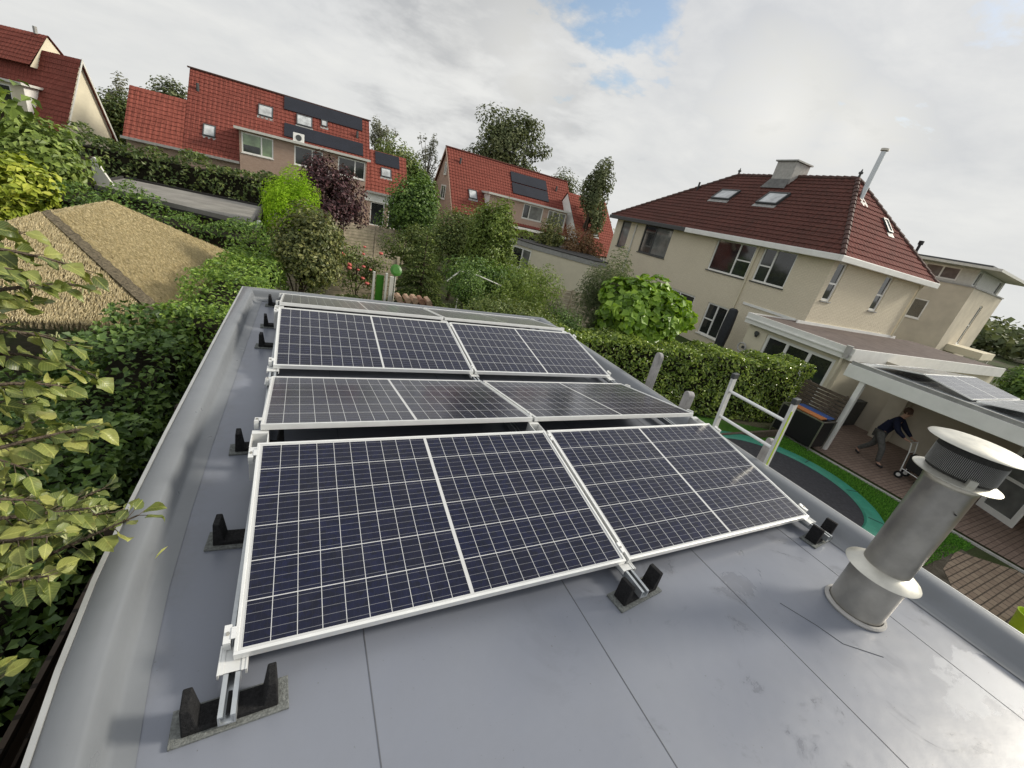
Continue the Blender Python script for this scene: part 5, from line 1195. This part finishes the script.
for pt, d in zip(LP, LT):
    wl_ = rg.uniform(.75, 1.2); L_ = rg.uniform(.034, .080); n3 = np.array([0, 0, 1.]) + rg.normal(0, .6, 3) + np.array([.15, -.25, 0]); n3 -= d*np.dot(n3, d); n3 /= np.linalg.norm(n3); b3 = np.cross(n3, d); k0 = len(V); dr = rg.uniform(-.05, .6); cup = rg.uniform(-.15, .45); tw = rg.normal(0, .35)
    for (s, w_) in prof_l:
        w_ = w_*rg.uniform(.78, 1.16)*wl_
        for side in (-1, -.5, 0, .5, 1):
            p = pt + d*s*L_ + b3*side*w_*L_ + n3*(cup*abs(side)*w_*L_*1.2 - dr*s*s*L_ + tw*side*s*L_*.3 + .03*L_*math.sin(9*s+3*side)); V.append(p); UV.append((s, side*w_))
    for i in range(len(prof_l)-1):
        for j in range(4): F.append((k0+i*5+j, k0+i*5+j+1, k0+(i+1)*5+j+1, k0+(i+1)*5+j))
mbb = MB(); mbb.v = [tuple(p) for p in V]; mbb.f = F
mbb.build('crown', LV['near'], nt, smooth=True, uv=[UV[i] for f in F for i in f], angle=80)
# catkin-like seed clusters among the leaves
for k in range(0, len(LP), 12):
    b = MB()
    for _ in range(4):
        p = Vector(LP[k]) + Vector(rg.normal(0, .008, 3)); b.tube([p, p + Vector(rg.normal(0, .006, 3)) + Vector((0, 0, -.022))], [.003, .002], 5)
    b.build('seed_cluster', M['pod'], nt)

# short grass blades on the strip of lawn one can see into
rg = np.random.default_rng(8); n = 26000
P3 = np.stack([rg.uniform(10.2, 13.15, n), rg.uniform(.4, 5.0, n), np.full(n, ZG+.02)], 1)
k = np.hypot(P3[:, 0]-9.95, P3[:, 1]-3.0) > 2.03; P3 = P3[k]
nrm = unit(rg.normal(size=(len(P3), 3))*np.array([1, 1, .2])); tg = np.tile([0, 0, 1.], (len(P3), 1)) + rg.normal(0, .35, (len(P3), 3))
tag(leaves('grass', leafmat('grass blades', (.03, .09, .01), (.055, .15, .018), (.10, .20, .03), .6, .2, .2), None, P3, nrm, .06, .16, tang=tg, seed=8, origin=(11.5, 2.5, ZG)), 'short green lawn grass around the trampoline', 'grass', kind='stuff')
# low planting that closes the beds behind the roof
rg = np.random.default_rng(21); n = 26000
P3 = np.stack([rg.uniform(1.2, 10.2, n), rg.uniform(6.0, 13.2, n), np.zeros(n)], 1)
P3[:, 2] = ZG + .05 + rg.uniform(.2, 1, n)**.5*(.55 + .35*np.sin(P3[:, 0]*1.9+1)*np.cos(P3[:, 1]*1.3) + .15*np.sin(P3[:, 0]*5.3+P3[:, 1]*3.1))
tag(leaves('ground_cover', LV['mid'], None, P3, rg.normal(0, .5, (n, 3)) + np.array([0, 0, .8]), .11, .55, seed=21, origin=(5.7, 9.5, ZG)), 'low mixed planting in the beds behind the flat roof', 'ground cover', kind='stuff')

# ================================================================== person under the veranda, pushing a small trolley
def skin(name, mat, joints, bones, parent, sub=2):
    """joints: {key: (xyz, radius)}; grows one continuous skin along the bones"""
    ks = list(joints); me = bpy.data.meshes.new(name); O = Vector(wmat(parent).translation) if parent else Vector()
    me.from_pydata([tuple(Vector(joints[k][0]) - O) for k in ks], [(ks.index(a), ks.index(c)) for a, c in bones], [])
    o = link(bpy.data.objects.new(name, me)); m = o.modifiers.new('Skin', 'SKIN'); m.use_smooth_shade = True
    for i, k in enumerate(ks):
        r_ = joints[k][1]; d = me.skin_vertices[0].data[i]; d.radius = r_ if hasattr(r_, '__len__') else (r_, r_); d.use_root = (i == 0)
    ss = o.modifiers.new('Sub', 'SUBSURF'); ss.levels = sub; ss.render_levels = sub
    bpy.context.view_layer.update(); dg = bpy.context.evaluated_depsgraph_get(); nm = bpy.data.meshes.new_from_object(o.evaluated_get(dg)); nm.name = name
    o.modifiers.clear(); o.data = nm; nm.materials.clear(); nm.materials.append(mat); o.parent = parent
    return o
pp = thing('person', 'person in navy jacket and grey trousers stepping behind a small trolley under the veranda', 'person', (15.02, 3.3, ZG))
f0 = ZG+.02
J = dict(pelvis=((15.02, 3.38, f0+.93), .125), belly=((15.03, 3.33, f0+1.10), .13), chest=((15.05, 3.25, f0+1.30), .14), neck=((15.07, 3.16, f0+1.50), .055), headb=((15.08, 3.12, f0+1.60), .075), headt=((15.08, 3.12, f0+1.71), .08),
  shl=((14.88, 3.20, f0+1.42), .065), ell=((14.80, 3.02, f0+1.17), .045), wrl=((14.86, 2.80, f0+1.04), .03), hal=((14.87, 2.72, f0+1.02), (.035, .018)),
  shr=((15.24, 3.22, f0+1.42), .065), elr=((15.32, 3.02, f0+1.17), .045), wrr=((15.26, 2.80, f0+1.04), .03), har=((15.25, 2.72, f0+1.02), (.035, .018)),
  hpl=((14.93, 3.36, f0+.88), .095), knl=((14.88, 3.10, f0+.50), .06), anl=((14.90, 3.04, f0+.10), .042), tol=((14.90, 2.90, f0+.04), .035),
  hpr=((15.11, 3.40, f0+.88), .095), knr=((15.12, 3.42, f0+.48), .06), anr=((15.11, 3.68, f0+.14), .042), tor=((15.11, 3.60, f0+.04), .035))
BN = [('pelvis','belly'),('belly','chest'),('chest','neck'),('neck','headb'),('headb','headt'),('chest','shl'),('shl','ell'),('ell','wrl'),('wrl','hal'),('chest','shr'),('shr','elr'),('elr','wrr'),('wrr','har'),
  ('pelvis','hpl'),('hpl','knl'),('knl','anl'),('anl','tol'),('pelvis','hpr'),('hpr','knr'),('knr','anr'),('anr','tor')]
for sd_, hx in (('l', 14.87), ('r', 15.25)):
    h = Vector(J['ha'+sd_][0])
    for k, (dx, l_) in enumerate(((-.028, .062), (-.010, .07), (.009, .066), (.026, .05))):
        a = h + Vector((dx, -.035, .004)); b_ = a + Vector((0, -l_*.5, -.006)); c = b_ + Vector((0, -.01, -l_*.5))
        J[f'f{sd_}{k}a'] = (a, .009); J[f'f{sd_}{k}b'] = (b_, .0085); J[f'f{sd_}{k}c'] = (c, .0075); BN += [('ha'+sd_, f'f{sd_}{k}a'), (f'f{sd_}{k}a', f'f{sd_}{k}b'), (f'f{sd_}{k}b', f'f{sd_}{k}c')]
    s_gn = 1 if sd_ == 'l' else -1
    J[f't{sd_}a'] = (h + Vector((.035*s_gn, -.01, -.01)), .010); J[f't{sd_}b'] = (h + Vector((.045*s_gn, -.045, -.03)), .0085); BN += [('ha'+sd_, f't{sd_}a'), (f't{sd_}a', f't{sd_}b')]
skin('body', M['skin'], J, BN, pp, 1)
def sub(keys, grow): return {k: (J[k][0], (J[k][1] if not hasattr(J[k][1], '__len__') else J[k][1][0]) + grow) for k in keys}, [q for q in BN if q[0] in keys and q[1] in keys]
jk, jb = sub(['belly', 'pelvis', 'chest', 'shl', 'ell', 'shr', 'elr'], .028)
jk['wl'] = (Vector(J['wrl'][0])*.92 + Vector(J['ell'][0])*.08, .045); jk['wr'] = (Vector(J['wrr'][0])*.92 + Vector(J['elr'][0])*.08, .045); jk['col'] = (Vector(J['neck'][0]) - Vector((0, -.02, .05)), .075)
skin('jacket', M['navy'], jk, jb + [('ell', 'wl'), ('elr', 'wr'), ('chest', 'col')], pp)
tk, tb_ = sub(['pelvis', 'hpl', 'knl', 'hpr', 'knr'], .022); tk['al'] = (J['anl'][0], .062); tk['ar'] = (J['anr'][0], .062)
skin('trousers', M['trouser'], tk, tb_ + [('knl', 'al'), ('knr', 'ar')], pp)
for k in ('l', 'r'):
    a, c = Vector(J['an'+k][0]), Vector(J['to'+k][0])
    skin('shoe', M['black'], {'a': (a - Vector((0, -.02, .04)), .05), 'b': (c, (.048, .04)), 'c': (c + (c-a)*.25*Vector((1, 1, 0)), (.045, .03))}, [('a', 'b'), ('b', 'c')], pp, 1)
hc = Vector(J['headt'][0])
b = MB().lathe([(0, .115), (.06, .10), (.095, .06), (.105, .0), (.095, -.05), (.07, -.08)], (hc.x, hc.y+.018, hc.z-.005), 18); b.build('hair', M['hair'], pp, smooth=True)
for sx_ in (-1, 1):
    MB().lathe([(0, .012), (.012, 0), (0, -.012)], (hc.x+.03*sx_, hc.y-.088, hc.z-.03), 8).build('eye', M['black'], pp)
    MB().lathe([(0, .03), (.016, .01), (.012, -.02), (0, -.03)], (hc.x+.088*sx_, hc.y, hc.z-.045), 8).build('ear', M['skin'], pp, smooth=True)
MB().add([(hc.x-.012, hc.y-.085, hc.z-.075), (hc.x+.012, hc.y-.085, hc.z-.075), (hc.x, hc.y-.118, hc.z-.07), (hc.x, hc.y-.085, hc.z-.03)], [(0, 1, 2), (0, 2, 3), (1, 3, 2)]).build('nose', M['skin'], pp)
MB().box(hc.x-.022, hc.x+.022, hc.y-.088, hc.y-.08, hc.z-.103, hc.z-.095).build('mouth', plain('lips', (.35, .14, .11), .5), pp)
ct = thing('trolley', 'small black and silver wheeled trolley in front of the person', 'trolley', (15.1, 2.35, ZG))
b = MB()
for x in (14.87, 15.25):
    b.tube([(x, 2.64, f0+1.0), (x, 2.58, f0+.75), (x, 2.50, f0+.12)], .014, 8).tube([(x, 2.52, f0+.28), (x, 2.02, f0+.22), (x, 1.98, f0+.5)], .012, 8)
b.tube([(14.83, 2.65, f0+1.01), (15.29, 2.65, f0+1.01)], .016, 8).tube([(14.87, 2.02, f0+.22), (15.25, 2.02, f0+.22)], .012, 8).tube([(14.87, 2.58, f0+.75), (15.25, 2.58, f0+.75)], .010, 8)
b.build('frame', M['alu'], ct, smooth=True)
MB().add([(14.9, 2.48, f0+.32), (15.22, 2.48, f0+.32), (15.22, 2.05, f0+.27), (14.9, 2.05, f0+.27), (14.88, 2.53, f0+.72), (15.24, 2.53, f0+.72), (15.24, 2.0, f0+.62), (14.88, 2.0, f0+.62)], [(0,3,2,1),(0,1,5,4),(1,2,6,5),(2,3,7,6),(3,0,4,7),(4,5,6,7)]).build('bag', M['black'], ct, bevel=.02)
for x in (14.84, 15.28):
    for y in (2.49, 2.04):
        wv = MB(); pr_ = [(x-.02 if k % 2 else x+.02) for k in range(2)]; wv.tube([(x-.02, y, f0+.10), (x+.02, y, f0+.10)], .10, 20); w1 = wv.build('wheel', M['rubber'], ct)
        MB().tube([(x-.024, y, f0+.10), (x+.024, y, f0+.10)], .05, 14).build('hub', M['alu'], w1)
